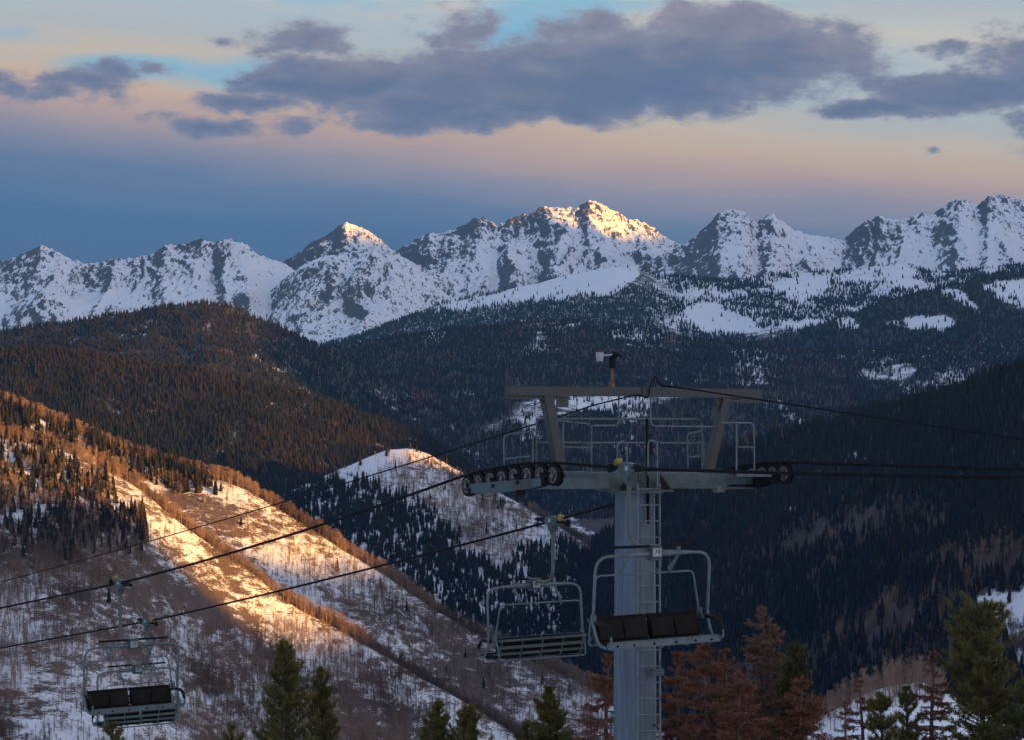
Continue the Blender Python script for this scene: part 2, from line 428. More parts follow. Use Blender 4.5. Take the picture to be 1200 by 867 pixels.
def flutes(amp, wl, seed, ramp=250.0, fine=1.0):
    """sharp ribs and gullies running down from the crest, broken by crags"""
    def f(X, Y, T, PX):
        at = np.abs(T); k = at / (at + ramp * 0.6)
        wx = X + fbm(X / 800, Y / 800, 3, seed + 40) * 170 + gnoise(X / 160, Y / 160, seed + 41) * 30; wy = Y + fbm(X / 500, Y / 500, 3, seed + 60) * 150
        a = np.abs(gnoise(wx / wl, wy / (wl * 3.2), seed)); b = np.abs(gnoise(wx / (wl * 0.42), wy / (wl * 1.5), seed + 3)); c = np.abs(gnoise(wx / (wl * 0.17), wy / (wl * 0.7), seed + 5))
        dd = np.abs(gnoise(wx / (wl * 0.08), wy / (wl * 0.32), seed + 6)); crag = ridged(wx / (wl * 0.10), wy / (wl * 0.16), 3, seed + 11, 0.55) - 0.9
        rough = 0.2 + 0.8 * sstep(fbm(X / 420, Y / 420, 3, seed + 21), -0.2, 0.35)
        near = np.clip(at / 70, 0, 1)
        return k * (-(a * 3.0 + b * 1.7) * amp + amp * 1.35) - (0.12 + 0.88 * near) * (c * 0.75 + dd * 0.28 - 0.25) * amp * rough + rough * crag * amp * 0.14 * fine * (0.4 + 0.6 * near)
    return f

def rockmask(bias=0.0):
    def f(s):
        gy = np.gradient(s.Z, axis=0) / np.abs(np.gradient(s.Y, axis=0) + 1e-6); gx = np.gradient(s.Z, axis=1) / (np.gradient(s.X, axis=1) + 1e-6)
        st = np.sqrt(gx * gx + gy * gy)
        def blur(A, n):
            for ax in (0, 1):
                for _ in range(n): A = (np.roll(A, 1, ax) + 2 * A + np.roll(A, -1, ax)) / 4
            return A
        zs = lambda A: np.clip((A - np.median(A)) / (A.std() + 1e-6), -2.5, 2.5)
        lap = blur(s.Z, 1) - blur(s.Z, 10); st = blur(st, 1)
        gxs = blur(gx, 2); gxl = blur(gx, 7)
        v = zs(st) * 0.55 + zs(lap) * 0.40 + zs(gxs) * 0.42 + zs(gxl) * 0.10 + fbm(s.X / 480, s.Y / 480, 3, 5) * 0.65 + sstep(s.T, 450, 30) * 0.45
        return 0.5 + (v - np.quantile(v, 0.72 - bias)) * 0.26
    return f

RIDGES = {}
def ridge(key, *a, **k): RIDGES[key] = Ridge(*a, **k); return RIDGES[key]

ridge('M4', 'mountain_range', [(300, 330), (440, 305), (463, 295), (477, 288), (490, 279), (503, 273), (515, 276), (527, 271), (540, 267), (550, 261), (557, 257), (570, 256), (583, 263), (590, 261), (597, 258), (606, 255),
      (617, 251), (633, 244), (647, 243), (663, 244), (678, 242), (690, 235), (703, 238), (712, 243), (720, 247), (733, 256), (747, 259), (760, 264), (777, 276), (790, 284), (800, 288), (850, 310), (900, 330)],
      [(0, 12600), (600, 12600), (1200, 12600)], 1700, conc(0.75, 0.42, 500), M_ALP, step=1.6, rows=210, x0=300, x1=900, relief=flutes(85, 620, 3), jag=13, jagw=26, mask=rockmask(0.06), attr='rock')
ridge('M5', 'mountain_range', [(680, 340), (740, 318), (770, 302), (800, 288), (813, 279), (822, 272), (830, 264), (836, 256), (843, 249), (857, 246), (873, 249), (880, 256), (887, 263), (892, 257), (897, 253), (905, 251), (915, 259), (932, 271), (950, 277), (970, 279), (987, 282), (1000, 271), (1013, 259), (1022, 257), (1030, 252),
      (1040, 257), (1047, 258), (1063, 256), (1080, 250), (1092, 251), (1100, 247), (1110, 241), (1123, 234), (1137, 237), (1147, 241), (1158, 230), (1177, 230), (1200, 234), (1240, 246), (1300, 236), (1400, 255)],
      [(0, 11800), (1400, 11800)], 1700, conc(0.72, 0.40, 500), M_ALP, step=1.6, rows=210, x0=680, x1=1400, relief=flutes(75, 520, 23), jag=12, jagw=26, mask=rockmask(0.0), attr='rock')
ridge('M1', 'mountain_range', [(-200, 320), (-60, 312), (0, 308), (15, 303), (30, 296), (48, 288), (62, 293), (78, 303), (103, 310), (120, 308), (133, 302), (150, 304), (177, 299), (186, 292), (193, 287), (205, 288), (217, 286), (226, 283), (237, 280), (248, 285), (257, 284), (267, 280), (276, 283), (290, 287),
      (303, 299), (333, 309), (360, 326), (400, 350), (450, 380), (500, 400)],
      [(-200, 11600), (600, 11400)], 1700, conc(0.72, 0.40, 500), M_ALP, step=1.6, rows=210, x0=-200, x1=500, relief=flutes(70, 560, 53), jag=10, jagw=26, mask=rockmask(-0.07), attr='rock')
ridge('M2', 'mountain_range', [(230, 350), (300, 322), (333, 308), (350, 296), (362, 288), (377, 279), (390, 271), (400, 264), (405, 261), (413, 265), (421, 266), (428, 268), (443, 279), (460, 293), (480, 306), (520, 330), (580, 350)],
      [(0, 12000), (1200, 12000)], 1500, conc(0.85, 0.45, 450), M_ALP, step=1.6, rows=190, x0=230, x1=580, relief=flutes(60, 420, 83), jag=10, jagw=26, mask=rockmask(0.06), attr='rock')
ridge('M3', 'mountain_range', [(250, 400), (330, 330), (345, 318), (360, 308), (375, 303), (390, 300), (402, 297), (415, 294), (428, 292), (440, 292), (452, 295), (463, 299), (474, 306), (483, 312), (495, 322), (507, 332), (523, 346), (560, 372), (600, 395)],
      [(250, 11200), (600, 10900)], 1500, conc(0.70, 0.42, 450), M_ALP, step=1.6, rows=190, x0=250, x1=600, relief=flutes(70, 430, 113), jag=10, jagw=26, mask=rockmask(0.02), attr='rock')

BOWL = [(480, 366), (520, 356), (560, 350), (600, 338), (650, 328), (700, 314), (748, 308), (748, 322), (722, 342), (715, 346), (650, 352), (600, 357), (560, 362)]
BENCH_SNOW = [BOWL, [(800, 362), (830, 352), (850, 362), (880, 375), (892, 388), (850, 393), (818, 386)], [(905, 332), (930, 326), (965, 324), (976, 338), (960, 350), (938, 353), (912, 344)],
              [(915, 384), (925, 376), (962, 374), (965, 384), (935, 390)], [(1025, 316), (1060, 308), (1076, 318), (1066, 334), (1040, 334)], [(1150, 345), (1165, 330), (1210, 322), (1210, 350), (1180, 358)]]
def gentle(amp, wl, seed, ramp=150.0):
    return lambda X, Y, T, PX: (np.abs(T) / (np.abs(T) + ramp)) * (fbm(X / wl, Y / (wl * 1.6), 4, seed, 0.45) * amp)
ridge('BN', 'hill', [(300, 420), (400, 398), (440, 384), (480, 369), (520, 353), (560, 345), (600, 335), (640, 327), (680, 317), (720, 311), (745, 310), (770, 320), (800, 322), (850, 327), (900, 321), (950, 317), (1000, 313), (1050, 306), (1100, 318), (1150, 313), (1200, 308), (1400, 300)],
      [(300, 9000), (1400, 9000)], 2200, conc(0.22, 0.36, 700), M_FLOOR, step=2.5, rows=150, x0=300, x1=1400, dy=3, relief=gentle(55, 650, 5), jag=4, jagw=80,
      mask=lambda s: 0.40 + 0.75 * in_any(s.PX, s.PY, BENCH_SNOW, 3, 5, 3) + 0.35 * sstep(s.PX, 740, 820) * sstep(s.PY, 395, 380))
R1_SNOW = [[(1040, 380), (1060, 374), (1110, 370), (1118, 380), (1105, 388), (1060, 384)], [(1150, 338), (1165, 330), (1215, 326), (1215, 362), (1190, 360), (1165, 348)], [(980, 374), (1000, 372), (1010, 384), (985, 386)], [(1100, 340), (1125, 338), (1135, 350), (1150, 366), (1120, 350)]]
ridge('R1', 'hill', [(700, 470), (800, 425), (880, 398), (920, 389), (960, 375), (1000, 362), (1040, 348), (1080, 339), (1130, 325), (1160, 318), (1185, 314), (1200, 312), (1300, 300), (1400, 300)],
      [(700, 6600), (1400, 6600)], 2200, conc(0.40, 0.30, 500), M_FLOOR, step=2.5, rows=130, x0=700, x1=1400, dy=6, relief=gentle(45, 500, 15), jag=3, jagw=60,
      mask=lambda s: 0.18 + 0.85 * in_any(s.PX, s.PY, R1_SNOW, 3, 5, 8))
C_SNOW = [[(585, 492), (600, 475), (640, 461), (700, 457), (800, 457), (800, 468), (740, 478), (680, 484), (640, 492), (600, 500)], [(478, 512), (490, 505), (512, 508), (505, 520)], [(1026, 444), (1035, 432), (1060, 427), (1073, 428), (1073, 446), (1050, 448)],
          [(560, 500), (590, 492), (600, 506), (570, 512)], [(940, 540), (1000, 530), (1005, 552), (950, 552)]]
ridge('CH', 'hill', [(200, 440), (300, 425), (400, 401), (467, 391), (533, 382), (600, 376), (667, 372), (717, 376), (760, 382), (800, 391), (880, 400), (950, 408), (1050, 405), (1200, 390), (1400, 380)],
      [(200, 5600), (1400, 5600)], 2600, conc(0.25, 0.27, 600), M_FLOOR, step=2.5, rows=150, x0=200, x1=1400, dy=5, relief=gentle(45, 420, 25), jag=3, jagw=60,
      mask=lambda s: 0.10 + 0.34 * in_any(s.PX, s.PY, C_SNOW, 6, 8, 4) + 0.40 * sstep(fbm(s.X / 160, s.Y / 300, 4, 61), 0.15, 0.6) + 0.16 * sstep(s.PX, 640, 760) * sstep(s.PY, 470, 420))
ridge('L1', 'hill', [(-200, 392), (0, 384), (50, 375), (100, 368), (150, 360), (187, 355), (215, 351), (240, 349), (267, 353), (293, 363), (333, 379), (367, 396), (400, 412), (450, 438), (500, 466), (540, 490), (600, 530), (700, 600)],
      [(-200, 4800), (700, 4800)], 1500, conc(0.30, 0.36, 500), M_FLOOR, step=2.5, rows=120, x0=-200, x1=700, dy=7, relief=gentle(35, 380, 35), jag=3, jagw=50, mask=lambda s: 0.18 + 0.18 * sstep(fbm(s.X / 130, s.Y / 220, 4, 62), 0.1, 0.6))
ridge('L2', 'hill', [(-200, 392), (0, 402), (100, 408), (200, 423), (250, 430), (300, 440), (350, 455), (400, 470), (450, 486), (490, 502), (515, 514), (560, 545), (640, 600)],
      [(-200, 3500), (640, 3350)], 1200, conc(0.30, 0.40, 300), M_FLOOR, step=2.5, rows=110, x0=-200, x1=640, dy=8, relief=gentle(26, 300, 45), jag=2, jagw=40, mask=lambda s: np.full(s.X.shape, 0.30))
ridge('R2', 'hill', [(420, 800), (560, 720), (640, 668), (690, 630), (740, 592), (800, 545), (850, 517), (900, 497), (950, 488), (1000, 478), (1060, 463), (1130, 444), (1200, 424), (1400, 380)],
      [(420, 3300), (700, 2900), (1200, 2150), (1400, 2000)], 1500, conc(0.34, 0.30, 400), M_FLOOR, step=2.5, rows=150, x0=420, x1=1400, dy=13, relief=gentle(62, 300, 55, 90), jag=2, jagw=40,
      mask=lambda s: 0.14 + 0.5 * in_any(s.PX, s.PY, [[(1120, 712), (1150, 694), (1215, 690), (1215, 728), (1150, 726)], [(985, 532), (1000, 528), (1022, 536), (1020, 548), (990, 548)], [(905, 600), (940, 590), (945, 596), (910, 608)]], 6, 8, 4)
                     + 0.30 * in_any(s.PX, s.PY, [[(1125, 700), (1400, 670), (1400, 900), (1120, 900), (1140, 780)]], 14, 10, 5))
ridge('S0', 'hill', [(200, 640), (300, 594), (340, 575), (370, 561), (400, 549), (430, 536), (455, 527), (480, 524), (500, 531), (530, 546), (560, 563), (600, 585), (650, 613), (700, 645), (760, 692), (850, 770), (950, 860)],
      [(200, 3000), (950, 2850)], 900, conc(0.52, 0.42, 200), M_SPUR, step=2.0, rows=130, x0=200, x1=950, relief=gentle(16, 170, 65, 60), jag=1.2, jagw=30,
      mask=lambda s: 0.56 + 0.3 * in_any(s.PX, s.PY, [[(400, 555), (430, 525), (480, 512), (500, 530), (440, 560)]], 6, 6, 3) + fbm(s.X / 60, s.Y / 60, 3, 4) * 0.15)
ridge('SA', 'hill', [(-200, 430), (-60, 458), (0, 476), (50, 492), (100, 512), (150, 534), (200, 551), (230, 558), (260, 563), (290, 573), (330, 598), (400, 643), (450, 673), (500, 708), (550, 738), (600, 762), (650, 786), (690, 806), (760, 846), (850, 896), (950, 950)],
      [(-200, 1880), (950, 1880)], 800, conc(0.50, 0.42, 200), M_SPUR, step=1.8, rows=150, x0=-200, x1=950, relief=gentle(12, 130, 75, 50), jag=1.0, jagw=24, back=160, bslope=0.4,
      mask=lambda s: 0.49 + fbm(s.X / 70, s.Y / 70, 4, 6) * 0.26 - 0.07 * in_any(s.PX, s.PY, [[(420, 745), (470, 690), (560, 735), (620, 775), (640, 830), (560, 850), (480, 800)]], 25, 14, 3)
                     - 0.1 * in_any(s.PX, s.PY, [[(200, 565), (290, 600), (330, 640), (250, 620)]], 20, 10, 3))
ridge('SB', 'hill', [(-200, 480), (-60, 500), (0, 512), (60, 522), (100, 538), (150, 564), (170, 578), (200, 603), (250, 640), (300, 675), (350, 714), (400, 740), (440, 762), (500, 798), (560, 832), (640, 880), (760, 950)],
      [(-200, 1450), (760, 1450)], 650, conc(0.48, 0.40, 150), M_SPUR, step=1.8, rows=170, x0=-200, x1=760, relief=gentle(10, 100, 85, 40), jag=0.8, jagw=20, back=120, bslope=0.4,
      mask=lambda s: 0.48 + fbm(s.X / 50, s.Y / 50, 4, 9) * 0.26 - 0.09 * in_any(s.PX, s.PY, [[(165, 700), (200, 630), (260, 650), (330, 700), (300, 740), (200, 735)], [(300, 860), (330, 800), (430, 790), (520, 860), (480, 900), (330, 900)], [(60, 690), (130, 700), (210, 760), (120, 770), (60, 730)]], 22, 12, 3)
                     + 0.08 * in_any(s.PX, s.PY, [[(95, 720), (120, 690), (150, 700), (150, 735), (110, 745)], [(20, 790), (120, 770), (230, 830), (250, 880), (20, 880)], [(195, 610), (235, 620), (240, 650), (205, 640)]], 10, 8, 5))
ridge('R3', 'snow_slope', [(700, 960), (820, 905), (880, 878), (920, 864), (960, 842), (1000, 819), (1040, 803), (1080, 799), (1120, 815), (1200, 860), (1400, 960)],
      [(700, 560), (1400, 560)], 260, conc(0.22, 0.3, 100), M_SNOWF, step=4, rows=60, x0=700, x1=1400, relief=gentle(4, 60, 95, 30), jag=0.5, jagw=14, back=80, bslope=0.4,
      mask=lambda s: 0.85 + fbm(s.X / 20, s.Y / 20, 3, 9) * 0.2)

def ground():
    """one sheet: the ski slope under the lift falling into the valley and out to the horizon"""
    a = np.linspace(-1, 1, 161); x = np.sign(a) * (np.abs(a) ** 3) * 16000
    b = np.linspace(0, 1, 181); y = -9000 + 0 * b; y = np.concatenate([np.linspace(-7000, -40, 30), (b ** 3) * 17000])
    X, Y = np.meshgrid(x, y)
    Z = -1.75 - 0.31 * np.maximum(Y, 0); Z = np.where(Y < 0, -1.75 - 0.10 * Y, Z); Z = np.maximum(Z, -460) + 0.02 * X * (Y < 600) + 0.0
    Z = np.minimum(Z, 260) + fbm(X / 12, Y / 12, 3, 2) * 0.25 * (np.abs(Y) < 300)
    Z = np.where((Y > 1000), np.minimum(Z, -460), Z)
    nr, nc = X.shape; i = np.arange(nr * nc).reshape(nr, nc)
    f = np.stack([i[:-1, :-1], i[:-1, 1:], i[1:, 1:], i[1:, :-1]], -1).reshape(-1, 4)
    me = np_mesh('ground', np.stack([X, Y, Z], -1).reshape(-1, 3), f, M_SNOWF); set_attr(me, 'snow', np.full(X.size, 0.9))
    tag(new_obj('ground', me), kind='structure')
ground()
def ground_z(x, y): return -1.75 - 0.31 * max(y, 0) + 0.02 * x

# unseen ridge added past right edge, crest shaped to shade all but sunlit parts
SHADE_U = [-3000,0,380,490,530,820,960,1003,1022,1040,1052,1090,1130,1170,1270,1310,1350,1390,1430,1470,1510,1550,1590,1630,1670,1710,1750,1790,1830,1870,1910,1950,1990,2030,2070,2110,2150,2190,2230,2270,2310,2350,2390,2430,2470,2510,2550,2590,2630,2670,2710,3270,3310,3350,3390,3430,3470,3510,3550,3590,3630,3670,3710,3750,3790,3830,3870,3910,3950,3990,4050,4150,4250,4350,4450,4550,4650,4750,4850,4950,5050,5150,5250,5650,5750,5850,5950,6050,6150,6250,6850,6950,7050,7150,7250,7350,7450,7550,7650,7750,7850,7950,8050,8150,8250,8350,8450,8550,8650,8750,8850,9150,9250,9350,9450,9550,9650,9750,9850,9950,10050,10150,10250,10350,10450,10550,10650,10750,10850,10950,11050,11150,16000]
SHADE_H = [130,120,110,39,27,70,82,75,56,14,-14,-26,-20,-16,61,71,23,11,6,6,12,16,38,45,52,56,66,85,101,120,132,141,154,163,163,157,152,148,145,121,84,78,77,99,117,121,130,136,148,154,197,319,279,157,159,210,372,389,402,416,428,434,416,373,329,292,273,264,285,309,344,392,435,464,478,481,478,462,430,395,372,366,374,402,444,490,532,566,590,627,692,745,859,890,919,952,1020,1126,1208,1267,1353,1436,1465,1470,1479,1482,1478,1476,1474,1457,1428,1413,1412,1411,1406,1397,1393,1411,1464,1525,1560,1569,1535,1448,1377,1359,1363,1380,1411,1442,1455,1458,1458]
def shade_ridge():
    ex, ey = math.sin(SUN_AZ), math.cos(SUN_AZ); wx, wy = -ey, ex          # v axis towards the sun, u axis across it
    u = np.concatenate([np.arange(-3000, -400, 100), np.arange(-400, 5200, 12), np.arange(5200, 14001, 40)]).astype(float)
    h = np.interp(u, SHADE_U, SHADE_H)
    v = np.concatenate([-np.linspace(1, 0, 24)[:-1], np.linspace(0, 1, 24)]) 
    U, V = np.meshgrid(u, v); H = np.interp(U, u, h)
    half = np.clip(450 + 0.12 * U, 450, 1500)
    Z = -460 + (H + 460) * (1 - np.abs(V) ** 0.8)
    Z = Z + gnoise(U / 60, V * half / 60, 31) * 4 * (np.abs(V) > 0.02) * np.clip(np.abs(V) * 10, 0, 1)
    VV = V * half + SHADE_V
    X = U * wx + VV * ex; Y = U * wy + VV * ey
    nr, nc = X.shape; i = np.arange(nr * nc).reshape(nr, nc)
    f = np.stack([i[:-1, :-1], i[:-1, 1:], i[1:, 1:], i[1:, :-1]], -1).reshape(-1, 4)
    me = np_mesh('hill', np.stack([X, Y, Z], -1).reshape(-1, 3), f, M_FLOOR); set_attr(me, 'snow', np.full(X.size, 0.3))
    tag(new_obj('hill', me), kind='structure')  # added shade caster, out of view, not one of the visible hills
SHADE_V = 700
#@SHADE@
shade_ridge()

def air():
    """thin blue evening air over the whole valley"""
    m = bpy.data.materials.new('air'); m.use_nodes = True; N = NT(m.node_tree)
    v = N.n('ShaderNodeVolumePrincipled'); o = N.n('ShaderNodeOutputMaterial'); N.t.links.new(v.outputs[0], o.inputs['Volume'])
    v.inputs['Color'].default_value = (0.14, 0.46, 1.0, 1); v.inputs['Density'].default_value = HAZE; v.inputs['Anisotropy'].default_value = 0.45
    tag(MB().box((0, 4500, 500), (34000, 31000, 2000)).build('haze', m), kind='stuff')
HAZE = 2.4e-5
air()

# ------------------------------------------------------------------ far woods
def conifer_proto(k, layers=7, n=8):
    r = random.Random(100 + k); v, f = [], []
    def ring(z, rad, jag, off):
        b = len(v)
        for i in range(n):
            a = 2 * math.pi * (i + off) / n; q = rad * (1.0 if i % 2 else 1 - jag) * r.uniform(0.75, 1.2)
            v.append((q * math.cos(a), q * math.sin(a), z + r.uniform(-0.015, 0.015)))
        return b
    base = 0.155 * r.uniform(0.85, 1.15)
    for l in range(layers):
        z0 = 0.05 + 0.86 * (l / layers) ** 0.92; z1 = min(1.0, z0 + 0.30 * (1 - l / layers) + 0.13)
        rad = base * (1 - l / layers) ** 0.85 + 0.012
        b = ring(z0, rad, 0.42, r.random()); t = len(v); v.append((r.uniform(-.006, .006), r.uniform(-.006, .006), z1))
        f += [(b + i, b + (i + 1) % n, t) for i in range(n)]
    b = len(v); v += [(.012, 0, -.06), (-.006, .01, -.06), (-.006, -.01, -.06), (0, 0, .5)]; f += [(b, b + 1, b + 3), (b + 1, b + 2, b + 3), (b + 2, b, b + 3)]
    return np_mesh('far_conifer', v, f, M_CON, smooth=False)

def aspen_proto(k, twigs=26):
    r = random.Random(200 + k); v, f = [], []
    def stick(a, b, r0, r1):
        a, b = Vector(a), Vector(b); t = (b - a).normalized(); u = t.cross(Vector((0.3, 0.2, 1)) if abs(t.z) < 0.9 else Vector((1, 0, 0))).normalized(); w = t.cross(u); q = len(v)
        for p, rr in ((a, r0), (b, r1)):
            for i in range(3):
                g = 2.094 * i; c = p + (u * math.cos(g) + w * math.sin(g)) * rr; v.append(tuple(c))
        for i in range(3): f.append((q + i, q + (i + 1) % 3, q + 3 + (i + 1) % 3)); f.append((q + i, q + 3 + (i + 1) % 3, q + 3 + i))
    lean = (r.uniform(-.03, .03), r.uniform(-.03, .03))
    stick((0, 0, -.05), (lean[0], lean[1], 1.0), .014, .003)
    for i in range(twigs):
        h = r.uniform(.28, .94); a = r.uniform(0, 6.283); L = (0.10 + 0.20 * (1 - h)) * r.uniform(.7, 1.25); el = r.uniform(.5, 1.15)
        p = Vector((lean[0] * h, lean[1] * h, h)); q = p + Vector((math.cos(a) * math.cos(el), math.sin(a) * math.cos(el), math.sin(el))) * L
        stick(p, q, .0065, .003)
        for _ in range(2):
            m = p.lerp(q, r.uniform(.3, .8)); e = m + (q - p).normalized() * L * .4 + Vector((r.uniform(-1, 1), r.uniform(-1, 1), r.uniform(0, 1))) * L * .28
            stick(m, e, .0042, .002)
    return np_mesh('far_aspen', v, f, M_ASP, smooth=False)

COL_CON = bpy.data.collections.new('conifer_kinds'); COL_ASP = bpy.data.collections.new('aspen_kinds')
CON_MESH = [conifer_proto(k) for k in range(5)]; ASP_MESH = [aspen_proto(k) for k in range(4)]
for me in CON_MESH: COL_CON.objects.link(bpy.data.objects.new('far_conifer', me))
for me in ASP_MESH: COL_ASP.objects.link(bpy.data.objects.new('far_aspen', me))

def forest(name, col, nk, pts, scale, width):
    """one wood seen as a mass: trees set on the points by geometry nodes"""
    n = len(pts)
    if n == 0: return
    me = bpy.data.meshes.new(name); me.vertices.add(n); me.vertices.foreach_set('co', np.asarray(pts, dtype=np.float32).ravel())
    set_attr(me, 'tall', scale); set_attr(me, 'wide', width); set_attr(me, 'turn', rng.uniform(0, 6.28, n))
    set_attr(me, 'pick', rng.integers(0, nk, n)); set_attr(me, 'lx', rng.normal(0, .03, n))
    o = tag(new_obj(name, me), kind='stuff')
    g = bpy.data.node_groups.new('plant_trees', 'GeometryNodeTree')
    g.interface.new_socket('Geometry', in_out='INPUT', socket_type='NodeSocketGeometry'); g.interface.new_socket('Geometry', in_out='OUTPUT', socket_type='NodeSocketGeometry')
    nd = lambda k: g.nodes.new(k); L = g.links.new
    gi, go, ip, ci = nd('NodeGroupInput'), nd('NodeGroupOutput'), nd('GeometryNodeInstanceOnPoints'), nd('GeometryNodeCollectionInfo')
    ci.inputs['Collection'].default_value = col; ci.inputs['Separate Children'].default_value = True; ci.inputs['Reset Children'].default_value = True
    def at(nm):
        a = nd('GeometryNodeInputNamedAttribute'); a.data_type = 'FLOAT'; a.inputs['Name'].default_value = nm; return a.outputs[0]
    ip.inputs['Pick Instance'].default_value = True
    L(gi.outputs[0], ip.inputs['Points']); L(ci.outputs[0], ip.inputs['Instance']); L(at('pick'), ip.inputs['Instance Index'])
    cr, cs = nd('ShaderNodeCombineXYZ'), nd('ShaderNodeCombineXYZ')
    L(at('lx'), cr.inputs[0]); L(at('turn'), cr.inputs[2]); L(cr.outputs[0], ip.inputs['Rotation'])
    w = at('wide'); L(w, cs.inputs[0]); L(w, cs.inputs[1]); L(at('tall'), cs.inputs[2]); L(cs.outputs[0], ip.inputs['Scale'])
    L(ip.outputs[0], go.inputs[0])
    o.modifiers.new('trees', 'NODES').node_group = g
    return o

def grow(key, kind, n, prob, h, t0, t1, x0=None, x1=None, w=1.0, hmul=None):
    s = RIDGES[key]; x, y, z, px, py, t = s.sample(n, rng, t0, t1, x0, x1)
    cl = fbm(x / 45, y / 45, 3, 12) * 0.8
    k = rng.random(n) < prob(px, py, t, x, y) * np.clip(1 + cl, 0.15, 1.6)
    p = np.stack([x, y, z - 0.3], -1)[k]
    hh = rng.uniform(h[0] * 0.72, h[1] * 1.06, len(p)) * (1 + fbm(p[:, 0] / 70, p[:, 1] / 70, 2, 3) * 0.25)
    col, nk = (COL_CON, 5) if kind == 'con' else (COL_ASP, 4)
    nm = 'conifer_forest' if kind == 'con' else 'aspen_forest'
    return forest(nm, col, nk, p, hh, hh * rng.uniform(0.85, 1.35, len(p)) * w)

one = lambda px, py, t, x, y: np.ones(len(px))
SB_CON = [[(-200, 524), (0, 520), (45, 522), (95, 545), (130, 575), (150, 600), (172, 622), (160, 655), (120, 640), (75, 652), (20, 640), (-200, 640)]]
SB_OPEN = [[(95, 720), (120, 690), (150, 700), (150, 735), (110, 745)], [(20, 790), (120, 770), (230, 830), (250, 880), (20, 880)], [(195, 610), (235, 620), (300, 690), (205, 690)], [(165, 700), (200, 640), (260, 650), (330, 700), (300, 740), (200, 735)]]
SB_ASP = [[(-200, 630), (40, 640), (150, 620), (175, 640), (150, 690), (100, 715), (30, 720), (-200, 730)], [(-200, 540), (20, 555), (45, 600), (-200, 640)], [(240, 760), (330, 720), (430, 770), (520, 830), (540, 900), (250, 900)], [(215, 745), (300, 745), (330, 860), (210, 860)]]
grow('SB', 'con', 4200, lambda px, py, t, x, y: in_any(px, py, SB_CON, 12, 14, 1) * 1.2, (7, 11.5), -30, 260, None, 200)
grow('SB', 'asp', 40000, lambda px, py, t, x, y: np.maximum(in_any(px, py, SB_ASP, 22, 16, 2) * 0.8, 0.10 + 0.28 * sstep(py, 690, 750) + 0.2 * (px < 150)) * (1 - 0.6 * in_any(px, py, SB_OPEN, 8, 8, 5)), (6, 10), 6, 420, None, None, 1.0)
grow('SB', 'asp', 11000, lambda px, py, t, x, y: np.where(px < 130, 0.35, 1.0), (8, 11.5), -75, 2, None, None, 1.3)
grow('SA', 'asp', 20000, lambda px, py, t, x, y: np.ones(len(px)), (10, 13.5), -95, 2, None, None, 1.3)
grow('SA', 'con', 1500, lambda px, py, t, x, y: in_any(px, py, [[(-200, 430), (0, 470), (120, 512), (250, 560), (265, 585), (180, 572), (90, 530), (-200, 510)]], 5, 6, 3) * 1.2, (12, 18), -80, 60, None, 290)
grow('SA', 'asp', 27000, lambda px, py, t, x, y: np.maximum(in_any(px, py, [[(330, 640), (400, 648), (500, 716), (600, 770), (690, 810), (690, 850), (600, 790), (480, 745), (330, 690)], [(570, 790), (700, 810), (720, 880), (600, 870)], [(-100, 480), (150, 545), (160, 560), (-100, 520)]], 16, 12, 5) * 0.8, 0.17), (7, 12), 4, 420)
grow('SA', 'con', 420, lambda px, py, t, x, y: np.maximum(in_any(px, py, [[(500, 785), (520, 775), (540, 790), (520, 805), (500, 800)]], 3) * 3, 0.02 + 0.06 * (px > 640)), (7, 12), 4, 420)
S0_CON = [[(320, 590), (345, 580), (395, 562), (430, 566), (465, 585), (500, 625), (545, 655), (600, 672), (660, 690), (700, 730), (760, 770), (760, 830), (690, 800), (560, 735), (400, 645)], [(600, 650), (640, 632), (690, 650), (740, 690), (760, 740), (690, 720), (620, 690)], [(455, 592), (470, 580), (520, 610), (540, 640), (500, 640)]]
grow('S0', 'con', 12000, lambda px, py, t, x, y: np.maximum(in_any(px, py, S0_CON, 5, 10, 7) * 1.1, 0.022), (11, 18), 6, 420, 260, None)
grow('S0', 'con', 2600, lambda px, py, t, x, y: sstep(px, 425, 330) * 0.8 + 0.10 * (px > 480), (8, 13), -60, 40, 240, 600)
grow('S0', 'asp', 24000, lambda px, py, t, x, y: (0.35 + 0.65 * in_any(px, py, [[(470, 545), (520, 535), (640, 610), (700, 660), (640, 670), (540, 640), (470, 590)]], 12, 10, 2)) * (1 - in_any(px, py, S0_CON, 5, 10, 7)) * (1 - 0.8 * in_any(px, py, [[(340, 580), (400, 545), (450, 520), (475, 530), (430, 560)]], 6)), (8, 12), 14, 420, 300, None)
grow('S0', 'asp', 9000, lambda px, py, t, x, y: 1.0 * (px > 620), (9, 12), -80, 4, 600, None, 1.2)
grow('L2', 'con', 50000, one, (8.5, 13.5), -90, 560)
grow('L2', 'asp', 1800, lambda px, py, t, x, y: 0.5 * sstep(px, 330, 440), (7, 10), 60, 520)
grow('L1', 'con', 48000, one, (9, 14), -120, 950)
R2_ASP = [[(895, 650), (940, 615), (1000, 598), (1050, 588), (1110, 600), (1100, 616), (1040, 622), (985, 645), (930, 665)], [(935, 770), (985, 730), (1040, 700), (1110, 690), (1140, 700), (1115, 735), (1050, 745), (990, 770)],
          [(1060, 668), (1120, 640), (1230, 618), (1230, 680), (1140, 690)], [(880, 800), (930, 775), (1010, 765), (1100, 770), (1060, 792), (960, 800)], [(1110, 735), (1230, 700), (1230, 800), (1110, 790)], [(760, 830), (840, 780), (900, 790), (880, 830)]]
R2_SNOW = [[(1120, 712), (1150, 694), (1215, 690), (1215, 728), (1150, 726)], [(985, 532), (1000, 528), (1022, 536), (1020, 548), (990, 548)], [(905, 600), (940, 590), (945, 596), (910, 608)]]
